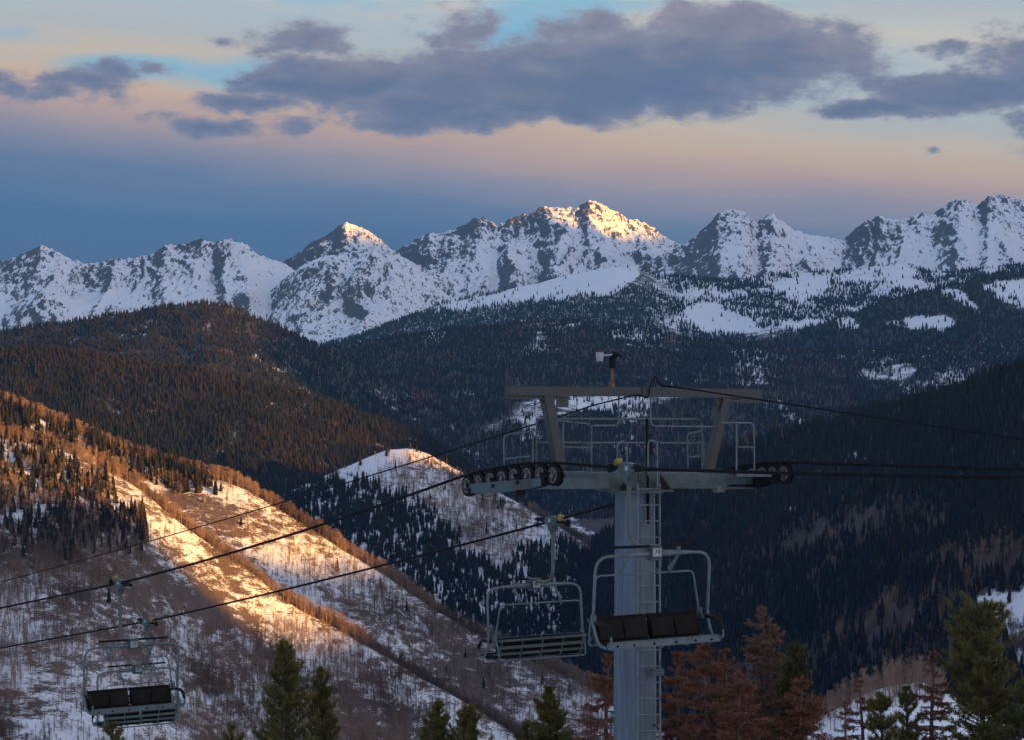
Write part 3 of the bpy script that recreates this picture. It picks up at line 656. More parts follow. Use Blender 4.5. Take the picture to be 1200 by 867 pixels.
def r2c(px, py, t, x, y): return (1 - 0.93 * in_any(px, py, R2_ASP, 20, 18, 6)) * (1 - 0.9 * in_any(px, py, R2_SNOW, 4, 6, 4))
grow('R2', 'con', 60000, r2c, (12, 19), -80, 1150)
grow('R2', 'asp', 30000, lambda px, py, t, x, y: np.maximum(in_any(px, py, R2_ASP, 20, 18, 6), 0.12) * (1 - 0.8 * in_any(px, py, R2_SNOW, 4, 6, 4)), (8, 12), 0, 1150, 760)
grow('CH', 'asp', 26000, lambda px, py, t, x, y: 0.2 + 0.8 * sstep(fbm(x / 260, y / 260, 3, 41), -0.1, 0.4), (9, 13), -60, 1300)
grow('CH', 'con', 92000, lambda px, py, t, x, y: (1 - 0.9 * in_any(px, py, C_SNOW, 4, 8, 4)) * (1 - 0.3 * fbm(x / 200, y / 200, 3, 5)), (9.5, 15), -120, 1500)
grow('R1', 'con', 26000, lambda px, py, t, x, y: 1 - 0.93 * in_any(px, py, R1_SNOW, 3, 6, 8), (13, 20), -120, 1000)
def bnc(px, py, t, x, y):
    left = sstep(px, 800, 740) * sstep(py, 330, 350)
    right = sstep(px, 740, 800) * sstep(fbm(x / 120, y / 200, 3, 31), -0.55, 0.2)
    return np.maximum(np.maximum(left, right), 0.05) * (1 - 0.97 * in_any(px, py, BENCH_SNOW, 3, 5, 3))
grow('BN', 'con', 60000, bnc, (13, 21), -60, 1500)
grow('R3', 'asp', 500, lambda px, py, t, x, y: 1.0 * (px < 1110), (4, 7), -30, 14, 960, 1160)
grow('R3', 'con', 160, lambda px, py, t, x, y: 1.0 * (px < 1000), (3, 7), -60, 4, 860, 1000)

# dark spruces standing alone on the open snow
def lone(key, px, py, h, label, group, k):
    s = RIDGES[key]; j = int(np.argmin(np.abs(s.px - px))); col = s.PY[13:, j]
    i = 13 + int(np.argmin(np.abs(col - py))); x, y, z = s.X[i, j], s.Y[i, j], s.Z[i, j]
    o = new_obj('spruce_tree', CON_MESH[k % 5]); o.location = (x, y, z - 0.2); o.scale = (h * 1.15, h * 1.15, h); o.rotation_euler = (0, 0, k * 1.3)
    return tag(o, label, 'tree', group)
G1 = 'lone spruces on the shaded snowy spur'
for k, (px, py, h) in enumerate([(476, 716, 10), (447, 690, 9), (395, 668, 11), (583, 775, 9), (612, 762, 10), (566, 806, 10), (635, 800, 12), (655, 822, 10), (668, 812, 12), (545, 770, 8)]):
    lone('SA', px, py, h, 'small dark spruce standing alone on the shaded snow spur left of the tower', G1, k)
G2 = 'lone spruces below the sunlit crest'
for k, (px, py, h) in enumerate([(205, 576, 10), (237, 590, 8), (183, 570, 11), (282, 615, 8)]):
    lone('SA', px, py, h, 'tiny dark spruce on the sunlit snow above the nearer orange aspen crest', G2, k)
lone('SB', 128, 705, 10, 'dark spruce just left of the hanger of the nearer left chair', None, 1)
lone('SB', 141, 722, 8, 'dark spruce half hidden behind the hanger of the nearer left chair', None, 2)

# ------------------------------------------------------------------ chairlift
M_BEAM = metal_mat('weathered_olive_steel', (0.047, 0.060, 0.060), (0.060, 0.054, 0.046), 0.6, 0.2, 2.5, 0.42)
M_ARM = metal_mat('blue_green_steel', (0.065, 0.10, 0.105), (0.05, 0.06, 0.056), 0.5, 0.25, 1.8, 0.45)
M_POLE = metal_mat('galvanised_tower_steel', (0.115, 0.16, 0.20), (0.075, 0.09, 0.10), 0.5, 0.2, 2.4, 0.40, 0.07)
M_RAIL = metal_mat('galvanised_rail', (0.12, 0.155, 0.16), (0.075, 0.08, 0.075), 0.5, 0.3, 6, 0.45)
M_LIGHT = metal_mat('pale_galvanised_tube', (0.115, 0.15, 0.16), (0.08, 0.09, 0.09), 0.45, 0.3, 5, 0.45)
M_HANG = metal_mat('olive_hanger_tube', (0.10, 0.115, 0.095), (0.08, 0.08, 0.062), 0.45, 0.2, 5, 0.45)
M_DARK = metal_mat('greasy_black_steel', (0.007, 0.007, 0.008), (0.016, 0.014, 0.013), 0.75, 0.0, 6)
M_TYRE = metal_mat('black_rubber', (0.008, 0.008, 0.009), (0.016, 0.015, 0.015), 0.85, 0.0, 8)
M_RIM = metal_mat('worn_sheave_rim', (0.16, 0.14, 0.14), (0.07, 0.055, 0.05), 0.45, 0.5, 8)
M_ROPE = metal_mat('steel_rope', (0.006, 0.006, 0.007), (0.012, 0.011, 0.012), 0.9, 0.0, 12)
M_PAD = metal_mat('black_vinyl_pad', (0.008, 0.007, 0.007), (0.014, 0.012, 0.011), 0.6, 0.0, 2.2)
M_PAD2 = metal_mat('worn_brown_vinyl_panel', (0.008, 0.0065, 0.006), (0.015, 0.011, 0.010), 0.65, 0.0, 2.6)
M_YEL = metal_mat('yellow_plastic', (0.33, 0.205, 0.045), (0.2, 0.12, 0.03), 0.5, 0.0, 9)
M_WHITE = metal_mat('white_plastic', (0.36, 0.385, 0.41), (0.28, 0.29, 0.30), 0.5, 0.0, 9)
M_RED = metal_mat('red_band', (0.20, 0.035, 0.035), (0.15, 0.03, 0.03), 0.5, 0.0, 9)
M_RUST = metal_mat('rusty_pipe', (0.16, 0.065, 0.03), (0.30, 0.19, 0.10), 0.7, 0.2, 14)
M_INK = metal_mat('black_paint', (0.015, 0.015, 0.015), (0.02, 0.02, 0.02), 0.6, 0.0, 5)

EC = Vector((0.8412, 0.5408, 0)); ER = Vector((-0.5408, 0.8412, 0)); TB = Vector((2.19, 41.0, 0)); UP = Vector((0, 0, 1))
def TW(px, py, r=0.0):
    """point of the tower's crossarm plane (pushed r along the rope) seen at photo pixel (px, py)"""
    k = (px - CX) / F; c = (k * (TB.y + ER.y * r) - TB.x - ER.x * r) / (EC.x - EC.y * k)
    p = TB + EC * c + ER * r; p.z = -(py - CY) / F * p.y
    return p
def rope_pt(base, px, py):
    """point on a vertical plane along the rope through base, seen at photo pixel"""
    k = (px - CX) / F; s = (k * base.y - base.x) / (ER.x - ER.y * k); p = base + ER * s; p.z = -(py - CY) / F * p.y
    return p
L1B, L2B = TB - EC * 2.72, TB + EC * 2.72

def lift_tower():
    T0 = Vector((TB.x, TB.y, ground_z(TB.x, TB.y)))
    root = empty('lift_tower', T0); tag(root, 'grey steel ski lift tower with wide crossarm, catwalk rails and side ladder', 'lift tower')
    def put(name, mb, m, par=root, **k):
        o = mb.build(name, m, par, **k)
        if par is root: o.matrix_parent_inverse = __import__('mathutils').Matrix.Translation(-T0)
        return o
    # octagonal tapered tube
    zt = TW(745, 575).z; m = MB(); n = 8; vs = []
    for z, r in ((T0.z - 0.3, 0.46), (zt, 0.372)):
        for i in range(n):
            a = 2 * math.pi * (i + 0.32) / n; vs.append((TB.x + r * math.cos(a), TB.y + r * math.sin(a), z))
    m.add(vs, [(i, (i + 1) % n, (i + 1) % n + n, i + n) for i in range(n)] + [tuple(range(n, 2 * n))])
    put('tower_tube', m, M_POLE)
    m = MB(); m.box((TB.x, TB.y, zt + 0.012), (0.95, 0.95, 0.05), None)
    for sgn in (-1, 1):
        c0 = TB + EC * sgn * 0.34; c1 = TB + EC * sgn * 0.56
        for off in (-0.30, 0.30):
            A = c0 + ER * off; B = c1 + ER * off
            put('gusset', MB().prism([Vector((A.x, A.y, zt + .045)), Vector((B.x, B.y, zt + .045)), Vector((A.x, A.y, zt + .30))], 0.02, ER), M_DARK)
    put('head_plate', m, M_ARM)
    # crossarm
    a, b = TW(556, 563.5), TW(884, 562.5); cz = (a.z + b.z) / 2; a.z = b.z = cz
    m = MB(); m.beam(TW(600, 562.6), TW(742, 562.0), 0.30, 0.29); m.beam(TW(742, 562.0), TW(847, 562.4), 0.30, 0.29); m.beam(TW(847, 562.4), TW(880, 562.4), 0.14, 0.14)
    put('crossarm', m, M_ARM, bevel=0.012)
    put('crossarm_flange', MB().beam(TW(706, 574.2), TW(781, 573.8), 0.44, 0.03), M_ARM); put('crossarm_flange', MB().beam(TW(835, 571.5), TW(878, 571), 0.26, 0.03), M_ARM); put('arm_lug', MB().beam(TW(700, 555, -.17), TW(662, 556, -.17), 0.03, 0.06), M_ARM)
    # upper lifting frame
    put('lifting_beam', MB().beam(TW(594.5, 457.5), TW(749, 458.5), 0.16, 0.165).beam(TW(749.6, 458.5), TW(890, 461), 0.165, 0.17), M_BEAM, bevel=0.008)
    put('beam_bracket', MB().beam(TW(594, 465.5), TW(640, 465.5), 0.10, 0.04).prism([TW(628, 463), TW(652, 463), TW(646, 478), TW(637, 474)], 0.03, ER), M_BEAM); put('beam_bracket', MB().beam(TW(848, 468.6), TW(890, 470), 0.10, 0.06).prism([TW(838, 466), TW(866, 466), TW(852, 476), TW(841, 482)], 0.03, ER), M_BEAM)
    m = MB(); m.beam(TW(652, 470, .02), TW(666, 470, .02), 0.02, 0.19); put('anchor_plate', m, M_ARM)
    put('lifting_strut', MB().beam(TW(640, 462), TW(656, 548), 0.15, 0.20, EC), M_BEAM, bevel=0.01)
    put('lifting_strut', MB().beam(TW(850, 465), TW(830, 550), 0.15, 0.18, EC), M_BEAM, bevel=0.01)
    # ladder on the near side
    rz = -0.52; m = MB()
    for px in (747.3, 773): m.tube([TW(px, 566, rz), TW(px + (0.6 if px > 760 else -.3), 900, rz)], 0.022, 6)
    for k in range(19): y = 572 + k * 18.9; m.tube([TW(747.3, y + .3, rz), TW(773, y, rz)], 0.014, 5)
    for y in (640, 740, 790, 850): m.beam(TW(772, y, rz), TW(766, y - 1, -.3), 0.03, 0.04); m.beam(TW(748, y, rz), TW(752, y - 1, -.3), 0.03, 0.04)
    put('ladder', m, M_RAIL, smooth=True)
    put('junction_box', MB().box(TW(771, 787, -.50), (0.22, 0.12, 0.11)), M_ARM, bevel=0.01)
    m = MB(); m.tube([TW(758, 490, .1), TW(758, 545, .1), TW(759, 556, -.3), TW(759.5, 613, -.46)], 0.026, 8); m.tube([TW(761.5, 516, .05), TW(761.5, 533, .05)], 0.055, 8); put('conduit', m, M_DARK, smooth=True)
    # catwalk rails
    def rails(lists, name='catwalk_rail', rad=0.0165, mt=M_RAIL):
        m = MB()
        for r, pts in lists: m.tube(rounded([TW(x, y, r) for x, y in pts], 0.10), rad, 7)
        put(name, m, mt, smooth=True)
    rails([(.95, [(590.5, 546), (590.5, 509), (625, 505)]), (.95, [(591, 537), (622, 534)]), (.9, [(624.5, 505), (624.5, 545)])])
    rails([(.30, [(629, 556), (629, 490.5), (637, 490.5), (693, 496.2), (693, 556)]), (.28, [(660, 495), (659.5, 552)]), (.29, [(661, 523), (690, 524.6)])])
    rails([(.42, [(629, 490), (822, 490.4), (823, 552)]), (.42, [(630, 518), (822, 518.4)]), (.42, [(757, 492), (757, 556)])])
    rails([(-.05, [(725, 462), (725, 498), (694, 498)])], 'hanging_loop'); rails([(-.05, [(762.5, 463), (762.5, 498.5), (838, 499.5)])], 'hanging_loop')
    rails([(-.40, [(723.5, 556), (723.5, 516.5), (734.5, 516.5), (734.5, 556)])], 'ladder_hoop', .018); rails([(-.40, [(759.5, 556), (759.5, 515.5), (770, 515.5), (770, 572)])], 'ladder_hoop', .018)
    rails([(.75, [(806.5, 552), (805, 507.6), (820, 505)]), (.75, [(808, 535), (820, 534)]), (.6, [(823.5, 507), (825.5, 545)])])
    rails([(-.55, [(846, 494.5), (883.5, 495), (884, 553)]), (-.55, [(863.2, 496), (863.2, 553)]), (-.55, [(864, 523), (883, 523.7)])])
    put('catwalk_deck', MB().beam(TW(693, 553, .3), TW(628, 554, .3), .5, .03), M_ARM); put('deck_edge', MB().beam(TW(640, 553, -.20), TW(690, 553, -.20), .06, .04), M_ARM); put('catwalk_deck', MB().beam(TW(862, 555.5, -.45), TW(903, 556, -.6), .10, .06), M_RAIL)
    # sheave trains
    def train(base, wheels, plate, side):
        tr = empty('sheave_train', (0, 0, 0)); tr.parent = root; tr.matrix_parent_inverse = __import__('mathutils').Matrix.Translation(-T0)
        R = 0.185
        for px, top in wheels:
            p = rope_pt(base, px, top); p.z -= R + 0.018
            w = empty('sheave', p); w.parent = tr
            MB().disc((0, 0, 0), EC, [(-.055, R - .02), (-.05, R), (-.018, R), (-.012, R - .035), (.012, R - .035), (.018, R), (.05, R), (.055, R - .02)], 26).build('tyre', M_TYRE, w, smooth=True)
            q = MB()
            for sg in (-1, 1):
                q.disc(EC * sg * .06, EC * sg, [(-.004, R - .055), (.002, R - .055), (.012, R - .06), (.012, R - .075), (-.004, R - .08)], 26)
                q.disc(EC * sg * .052, EC * sg, [(0, R - .07), (.004, R - .07)], 22)
                q.disc(EC * sg * .058, EC * sg, [(0, .055), (.03, .05), (.035, .02)], 14)
                for k in range(5):
                    g = k * 1.2566; dv = ER * math.cos(g) + UP * math.sin(g); q.beam(EC * sg * .06 + dv * .04, EC * sg * .06 + dv * (R - .075), .03, .012, EC)
            q.build('rim', M_RIM, w, smooth=True)
        for sg in (-1, 1): MB().prism([rope_pt(base, x, y) + EC * sg * .10 for x, y in plate], .016, EC).build('sheave_beam', M_ARM if side < 0 else M_DARK, tr)
        for i in range(0, len(wheels) - 1, 2):
            m = MB()                      # rocker arms carrying the wheels in pairs
            a, b = rope_pt(base, wheels[i][0], wheels[i][1] + 13), rope_pt(base, wheels[i + 1][0], wheels[i + 1][1] + 13)
            for sg in (-1, 1):
                o = EC * sg * .085; c = (a + b) / 2 - UP * .16
                m.prism([a + o - ER * .04 + UP * .03, a + o + ER * .04 - UP * .02, b + o - UP * .03, b + o + UP * .03, c + o + UP * .09, c + o - UP * .03 + ER * .05], .012, EC)
            m.disc((a + b) / 2 - UP * .12 - EC * .13, EC, [(0, .035), (.26, .035)], 10)
            m.build('rocker_arm', M_DARK, tr)
        return tr
    train(L1B, [(550, 555), (563.5, 551.5), (577.5, 548.5), (591, 546.3), (605.5, 543.7), (620.5, 542.5), (636, 541.7), (651, 541.7)], [(556, 566), (572, 565), (627, 560), (640, 559.6), (640, 568), (628, 571.5), (600, 575.5), (574, 577.5), (556, 577)], -1)
    put('lower_guide_wheel', MB().disc(rope_pt(L1B, 610, 576), EC, [(-.05, .06), (-.05, .085), (.05, .085), (.05, .06)], 16), M_DARK, smooth=True)
    train(L2B, [(858, 547), (870, 545.3), (884, 543.6), (896, 542.2), (921, 541), (908, 541.6)], [(856, 558), (900, 552), (915, 552), (913, 561), (895, 569), (870, 574), (858, 566)], 1)
    for px, r in ((840, -.1), (845, .12)): put('lower_guide_wheel', MB().disc(TW(px, 572, r), EC, [(-.05, .05), (-.05, .07), (.05, .07), (.05, .05)], 16), M_RIM, smooth=True)
    return root
lift_tower()

def sensor():
    B = TW(717, 453); root = empty('weather_sensor', B); tag(root, 'small white and black weather sensor on a rusty mast atop the tower beam', 'sensor')
    q = lambda x, y: TW(x, y) - B
    MB().tube([q(717, 453), q(718, 430)], 0.028, 8).disc(q(716.6, 452), UP, [(-.01, .06), (.05, .06), (.06, .03)], 10).build('mast', M_RUST, root, smooth=True)
    MB().tube([q(718, 432), q(717.6, 420)], 0.06, 10).tube([q(717.5, 421), q(718, 416)], .035, 8).build('mast_sleeve', M_DARK, root, smooth=True)
    MB().tube([q(704, 417), q(718, 416.4)], [.012, .018], 8).build('sensor_arm', M_WHITE, root, smooth=True)
    h = MB().disc(q(702.8, 424), UP, [(0, .05), (.01, .06), (.10, .068), (.17, .066), (.19, .055)], 16).build('sensor_housing', M_WHITE, root, smooth=True)
    MB().disc(q(702.8, 412.2), UP, [(-.014, .0685), (.014, .0685)], 16).build('red_band', M_RED, h)
    MB().disc(q(719, 416.4), EC, [(-.01, .03), (.0, .06), (.06, .055), (.10, .03)], 12).tube([q(725, 416.4), q(728, 418.5)], [.03, .015], 8).build('sensor_tail', M_DARK, root, smooth=True)
sensor()

def rope(name, pts, r, label, cat):
    me = MB().tube(pts, r, 8)
    return tag(me.build(name, M_ROPE, None, smooth=True), label, cat)
def arc(a, b, sag, n=10): return [a.lerp(b, i / n) - UP * sag * 4 * (i / n) * (1 - i / n) for i in range(n + 1)]
r1w = [rope_pt(L1B, x, y) for x, y in ((550, 555), (563.5, 551.5), (577.5, 548.5), (591, 546.3), (605.5, 543.7), (620.5, 542.5), (636, 541.7), (651, 541.7))]
G74 = rope_pt(L1B, 737, 548.0); G73 = rope_pt(L1B, 141, 682.5)
G60 = rope_pt(L2B, 648, 609.5); G61 = rope_pt(L2B, 173, 727.5)
r1 = [rope_pt(L1B, -420, 800) + ER * 60 - UP * 12, rope_pt(L1B, -420, 800), G73] + arc(G73, rope_pt(L1B, 543, 557), 0.10)[1:] + r1w + [G74] + arc(G74, rope_pt(L1B, 1200, 558.5), 0.02)[1:] + [rope_pt(L1B, 1900, 580), rope_pt(L1B, 1900, 580) - ER * 70 + UP * 9]
rope('haul_rope', r1, 0.026, 'thick dark lift rope running over the left sheaves of the tower', 'rope')
r2w = [rope_pt(L2B, x, y) for x, y in ((858, 547), (870, 545.3), (884, 543.6), (896, 542.2), (908, 541.6), (921, 541))]
r2 = [rope_pt(L2B, -420, 800 + 35) + ER * 60 - UP * 12, rope_pt(L2B, -420, 800 + 35), G61] + arc(G61, G60, 0.06)[1:] + arc(G60, rope_pt(L2B, 850, 549.5), 0.03)[1:] + r2w + arc(rope_pt(L2B, 930, 541.5), rope_pt(L2B, 1200, 549.5), 0.0)[1:] + [rope_pt(L2B, 1900, 574), rope_pt(L2B, 1900, 574) - ER * 70 + UP * 9]
rope('haul_rope', r2, 0.026, 'thick dark lift rope passing behind the tower to its right sheaves', 'rope')
cb = rope_pt(TB, 0, 681.5); ct = TB + Vector((0, 0, 0)); c1 = TW(746, 461, -.11); c2 = TW(762, 447, -.11)
cable = [rope_pt(TB, -420, 735 + 55) + ER * 60 - UP * 12, rope_pt(TB, -420, 735 + 55)] + arc(cb, TW(700, 473), .10) + [TW(735, 464.5, -.10), TW(749, 461.5, -.115), TW(758, 466, -.12), TW(761, 462, -.12), TW(762, 452, -.11), TW(768, 439, -.05), TW(773, 450.5, -.05)] + arc(TW(790, 452.5, -.13), rope_pt(TB, 1200, 514.5), .0)[1:] + [rope_pt(TB, 1900, 625), rope_pt(TB, 1900, 625) - ER * 70 + UP * 12]
rope('communication_cable', rounded(cable, .06, 3), 0.014, 'thin black cable looped over the beam on top of the tower', 'cable')

def digits(text, size):
    cu = bpy.data.curves.new('digits', 'FONT'); cu.body = text; cu.size = size; cu.align_x = 'CENTER'; cu.align_y = 'CENTER'; cu.extrude = 0.002
    o = bpy.data.objects.new('digits', cu); C.objects.link(o)
    me = bpy.data.meshes.new_from_object(o.evaluated_get(bpy.context.evaluated_depsgraph_get())); C.objects.unlink(o); bpy.data.objects.remove(o)
    me.materials.clear(); me.materials.append(M_INK); return me

def make_chair():
    """four seat chair hung from the rope at its origin; it faces +y, its own right is +x"""
    root = empty('chairlift_chair', (0, 0, 0))
    V = Vector
    # grip
    g = MB(); R = None
    g.prism([(0, -.24, .04), (0, -.02, .10), (0, .20, .07), (0, .26, -.02), (0, .10, -.12), (0, .04, -.22), (0, -.06, -.22), (0, -.10, -.12), (0, -.22, -.06)], .14, (1, 0, 0))
    g.disc((0, -.16, .03), (0, 1, 0), [(-.02, .05), (0, .07), (.10, .07), (.12, .05)], 12); g.disc((0, 0, -.22), (0, 0, 1), [(-.05, .07), (.05, .07)], 12)
    grip = g.build('grip', M_ARM, root, bevel=0.01)
    for sg in (-1, 1): MB().disc((.069 * sg, .03, 0), (sg, 0, 0), [(0, .045), (.012, .04)], 16).build('cover_cap', M_WHITE, grip, smooth=True)
    MB().disc((-.07, -.36, .085), (1, 0, 0), [(-.02, .05), (-.01, .075), (.03, .075), (.05, .06), (.09, .05)], 18).build('guide_roller', M_YEL, grip, smooth=True)
    MB().disc((.02, -.52, -.02), (1, 0, 0), [(-.03, .05), (-.02, .075), (.02, .075), (.03, .05)], 18).beam((0, -.5, -.02), (0, -.2, .0), .04, .05).build('trip_roller', M_DARK, grip, smooth=True)
    MB().tube([(0, -.34, .0), (0, -.20, .0), (0, .20, .01), (0, .36, .005), (0, .62, 0)], [.034, .05, .075, .055, .034], 10).build('rope_clamp', M_DARK, grip, smooth=True)
    # hanger
    MB().tube(rounded([(0, 0, -.20), (0, 0, -1.28), (0, .69, -1.285)], .46, 10), .037, 12).build('hanger', M_HANG, root, smooth=True)
    # bail frame
    m = MB(); hw = 1.16
    path = [(-hw + .02, .98, -2.83), (-hw + .01, .78, -2.80), (-hw, .62, -2.50), (-hw, .70, -1.395), (0, .70, -1.36), (hw, .70, -1.395), (hw, .62, -2.50), (hw - .01, .78, -2.80), (hw - .02, .98, -2.83)]
    m.tube(rounded(path[:4] + [(-.5, .70, -1.372)], .26, 7), .025, 10); m.tube(rounded(path[5 + 3:4:-1][:4] + [(.5, .70, -1.372)], .26, 7), .025, 10)
    m.tube([(-.75, .70, -1.377), (-.45, .70, -1.375), (0, .70, -1.365), (.45, .70, -1.375), (.75, .70, -1.377)], [.026, .046, .066, .046, .026], 10)
    m.tube([(-1.05, .98, -2.835), (1.05, .98, -2.835)], .02, 6)
    m.build('bail_frame', M_LIGHT, root, smooth=True)
    bx = MB().box((0, .70, -1.36), (.24, .16, .24)).box((0, .70, -1.245), (.32, .12, .03)).build('centre_bracket', M_ARM, root, bevel=0.012)
    # seat and back, two padded halves each
    for sg in (-1, 1):
        m = MB(); x0, x1 = .025 * sg, 1.04 * sg
        m.prism([(x0, .44, -2.375), (x1, .44, -2.385), (x1, .44, -2.44), (x0, .44, -2.43)], .10, (0, 1, .12))
        m.prism([(x0, .47, -2.44), (x1, .47, -2.44), (x1, .55, -2.78), (x0, .55, -2.78)], .07, (0, 1, .25))
        b = m.build('backrest', M_PAD, root, bevel=0.015)
        for a, c in ((.035, .512), (.524, 1.02)):
            MB().prism([(a * sg, .53, -2.47), (c * sg, .53, -2.47), (c * sg, .61, -2.745), (a * sg, .61, -2.745)], .024, (0, 1, .25)).build('back_panel', M_PAD2, b, bevel=0.016)
        m = MB(); m.prism([(x0, .54, -2.79), (x1, .54, -2.79), (x1, .97, -2.81), (x0, .97, -2.81)], .07, (0, 0, 1)); m.build('seat', M_PAD, root, bevel=0.02)
    fr = MB().beam((-1.14, 1.0, -2.80), (1.14, 1.0, -2.80), .03, .10).beam((-1.1, .985, -2.745), (1.1, .985, -2.745), .05, .016).build('seat_rail', M_LIGHT, root, bevel=0.006)
    for x in (-.95, -.62, -.22, .22, .62, .95): MB().disc((x, 1.014, -2.805), (0, 1, 0), [(0, .024), (.012, .02)], 8).build('bolt', M_DARK, fr)
    m = MB()
    for x in (-1.0, -.5, 0, .5, 1.0): m.tube(rounded([(x, .36, -2.42), (x, .47, -2.83), (x, .96, -2.87)], .1, 4), .020, 6)
    for y, z, r in ((.36, -2.44, .024), (.40, -2.585, .032), (.445, -2.72, .026)): m.beam((-1.08, y, z), (1.08, y, z), .03, r * 2)
    for z0 in (-2.835,): m.beam((-1.05, .70, z0), (1.05, .70, z0), .04, .03)
    m.build('back_frame', M_ARM, root)
    for x in (-1.13, 1.13):
        a = MB().tube(rounded([(x, .60, -2.46), (x, .96, -2.47), (x, 1.08, -2.64)], .12, 5), .034, 10).build('armrest', M_PAD, root, smooth=True)
        MB().tube(rounded([(x, 1.08, -2.64), (x, 1.10, -2.76), (x, 1.0, -2.80)], .05, 4), .02, 8).build('armrest_tube', M_LIGHT, a, smooth=True)
    # restraint bar, raised
    m = MB(); w0, w1 = .985, 1.08
    m.tube(rounded([(-w1, .42, -2.55), (-w1, .50, -2.38), (-w0, .46, -1.715), (w0, .46, -1.715), (w1, .50, -2.38), (w1, .42, -2.55)], .09, 5), .016, 8)
    m.tube(rounded([(-w1, .44, -2.45), (-w1 + .02, .36, -2.85), (w1 - .02, .36, -2.85), (w1, .44, -2.45)], .07, 5), .017, 8)
    for x in (-w1, w1): m.box((x, .52, -2.40), (.05, .09, .13)); m.box((x, .56, -2.47), (.05, .12, .06))
    rb = m.build('restraint_bar', M_LIGHT, root, smooth=True)
    for x in (-.5, .5):
        MB().tube([(x, .46, -1.72), (x, .53, -1.60), (x, .69, -1.42), (x, .72, -1.26)], [.028, .024, .022, .022], 8).beam((x, .70, -1.34), (x, .72, -1.23), .055, .045).prism([(x, .46, -1.73), (x, .60, -1.52), (x, .44, -1.62)], .05, (1, 0, 0)).build('footrest_arm', M_LIGHT, rb, smooth=True)
    for a, b in ((-.84, -.12), (.12, .84)): MB().tube([(a, .74, -1.245), (b, .74, -1.24)], .024, 8).build('footrest', M_DARK, rb, smooth=True)
    return root, bx

def chair(root, loc, rz, num, label, k=1.0):
    root.location = loc; root.scale = (k, k, k); root.rotation_euler = (0, 0, rz)
    tag(root, label, 'chairlift chair', 'chairs hanging from the lift ropes')
    br = [c for c in root.children if c.name.split('.')[0] == 'centre_bracket'][0]
    me = digits(num, .115)
    for y, r in ((.800, math.pi), (.600, 0.0)):
        p = MB().box((0, .792 if r else .608, -1.345), (.17, .014, .135)).build('number_plate', M_WHITE, br)
        d = new_obj('number', me, p); d.location = (0, y, -1.345); d.rotation_euler = (math.pi / 2, 0, r)
proto, _ = make_chair()
UPHILL, DOWNHILL = math.pi + math.atan2(0.5408, 0.8412), math.atan2(0.5408, 0.8412)
kids = [copy_tree(proto) for _ in range(3)]
chair(proto, G74, UPHILL, '74', 'empty four seat chair numbered 74 hanging in front of the tower tube', 0.952)
chair(kids[0], G60, DOWNHILL, '60', 'empty four seat chair seen from behind, hanging over snowy spurs beside the tower', 1.02)
chair(kids[1], G73, UPHILL, '73', 'larger of the two overlapping chairs far down the line, black backrest facing us')
chair(kids[2], G61, DOWNHILL, '61', 'smaller chair seen from behind, half hidden behind another chair down the line', 1.06)

# ------------------------------------------------------------------ trees near the lift
def needle_mat(name, c1, c2, c3):
    m, N = mat(name); tc = N.n('ShaderNodeTexCoord').outputs['Object']
    n1 = N.noise(tc, 2.2, 3, 0.6); n2 = N.noise(tc, 14.0, 2, 0.6)
    col = N.mix(N.step(n1, 0.38, 0.66), c1 + (1,), c2 + (1,)); col = N.mix(N.m('MULTIPLY', N.step(n2, 0.5, 0.72), 0.7), col, c3 + (1,))
    N.put(N.b.inputs['Base Color'], col); N.b.inputs['Roughness'].default_value = 0.6; N.b.inputs['Specular IOR Level'].default_value = 0.2
    return m
M_PINE = needle_mat('pine_needles', (0.09, 0.088, 0.024), (0.17, 0.14, 0.04), (0.24, 0.18, 0.06))
M_FIR = needle_mat('dark_fir_needles', (0.055, 0.064, 0.026), (0.105, 0.10, 0.036), (0.15, 0.125, 0.05))
M_DEAD = needle_mat('rust_red_needles', (0.135, 0.048, 0.024), (0.215, 0.083, 0.040), (0.30, 0.16, 0.09))
M_GREYDEAD = needle_mat('grey_brown_needles', (0.15, 0.083, 0.050), (0.22, 0.12, 0.07), (0.30, 0.19, 0.12))
M_BARK = metal_mat('pine_bark', (0.070, 0.052, 0.042), (0.13, 0.10, 0.08), 0.9, 0.0, 8)
M_TWIG = metal_mat('dead_grey_twig', (0.13, 0.085, 0.065), (0.20, 0.14, 0.11), 0.9, 0.0, 8)

class Needles:
    def __init__(s): s.V = []; s.n = 0
    def spray(s, pts, dirs, L, W, rg):
        """thin needle triangles at pts pointing along dirs"""
        pts = np.asarray(pts); dirs = np.asarray(dirs); n = len(pts)
        q = rg.normal(size=(n, 3)); sd = np.cross(dirs, q); sd /= np.linalg.norm(sd, axis=1, keepdims=True) + 1e-9
        l = (L * rg.uniform(.7, 1.25, n))[:, None]; w = (W * rg.uniform(.7, 1.3, n))[:, None]
        s.V.append(np.stack([pts - sd * w, pts + sd * w, pts + dirs * l + sd * w * .15], 1).reshape(-1, 3)); s.n += n
    def build(s, name, m, parent):
        V = np.concatenate(s.V); return new_obj(name, np_mesh(name, V, np.arange(len(V)).reshape(-1, 3), m, smooth=False), parent)

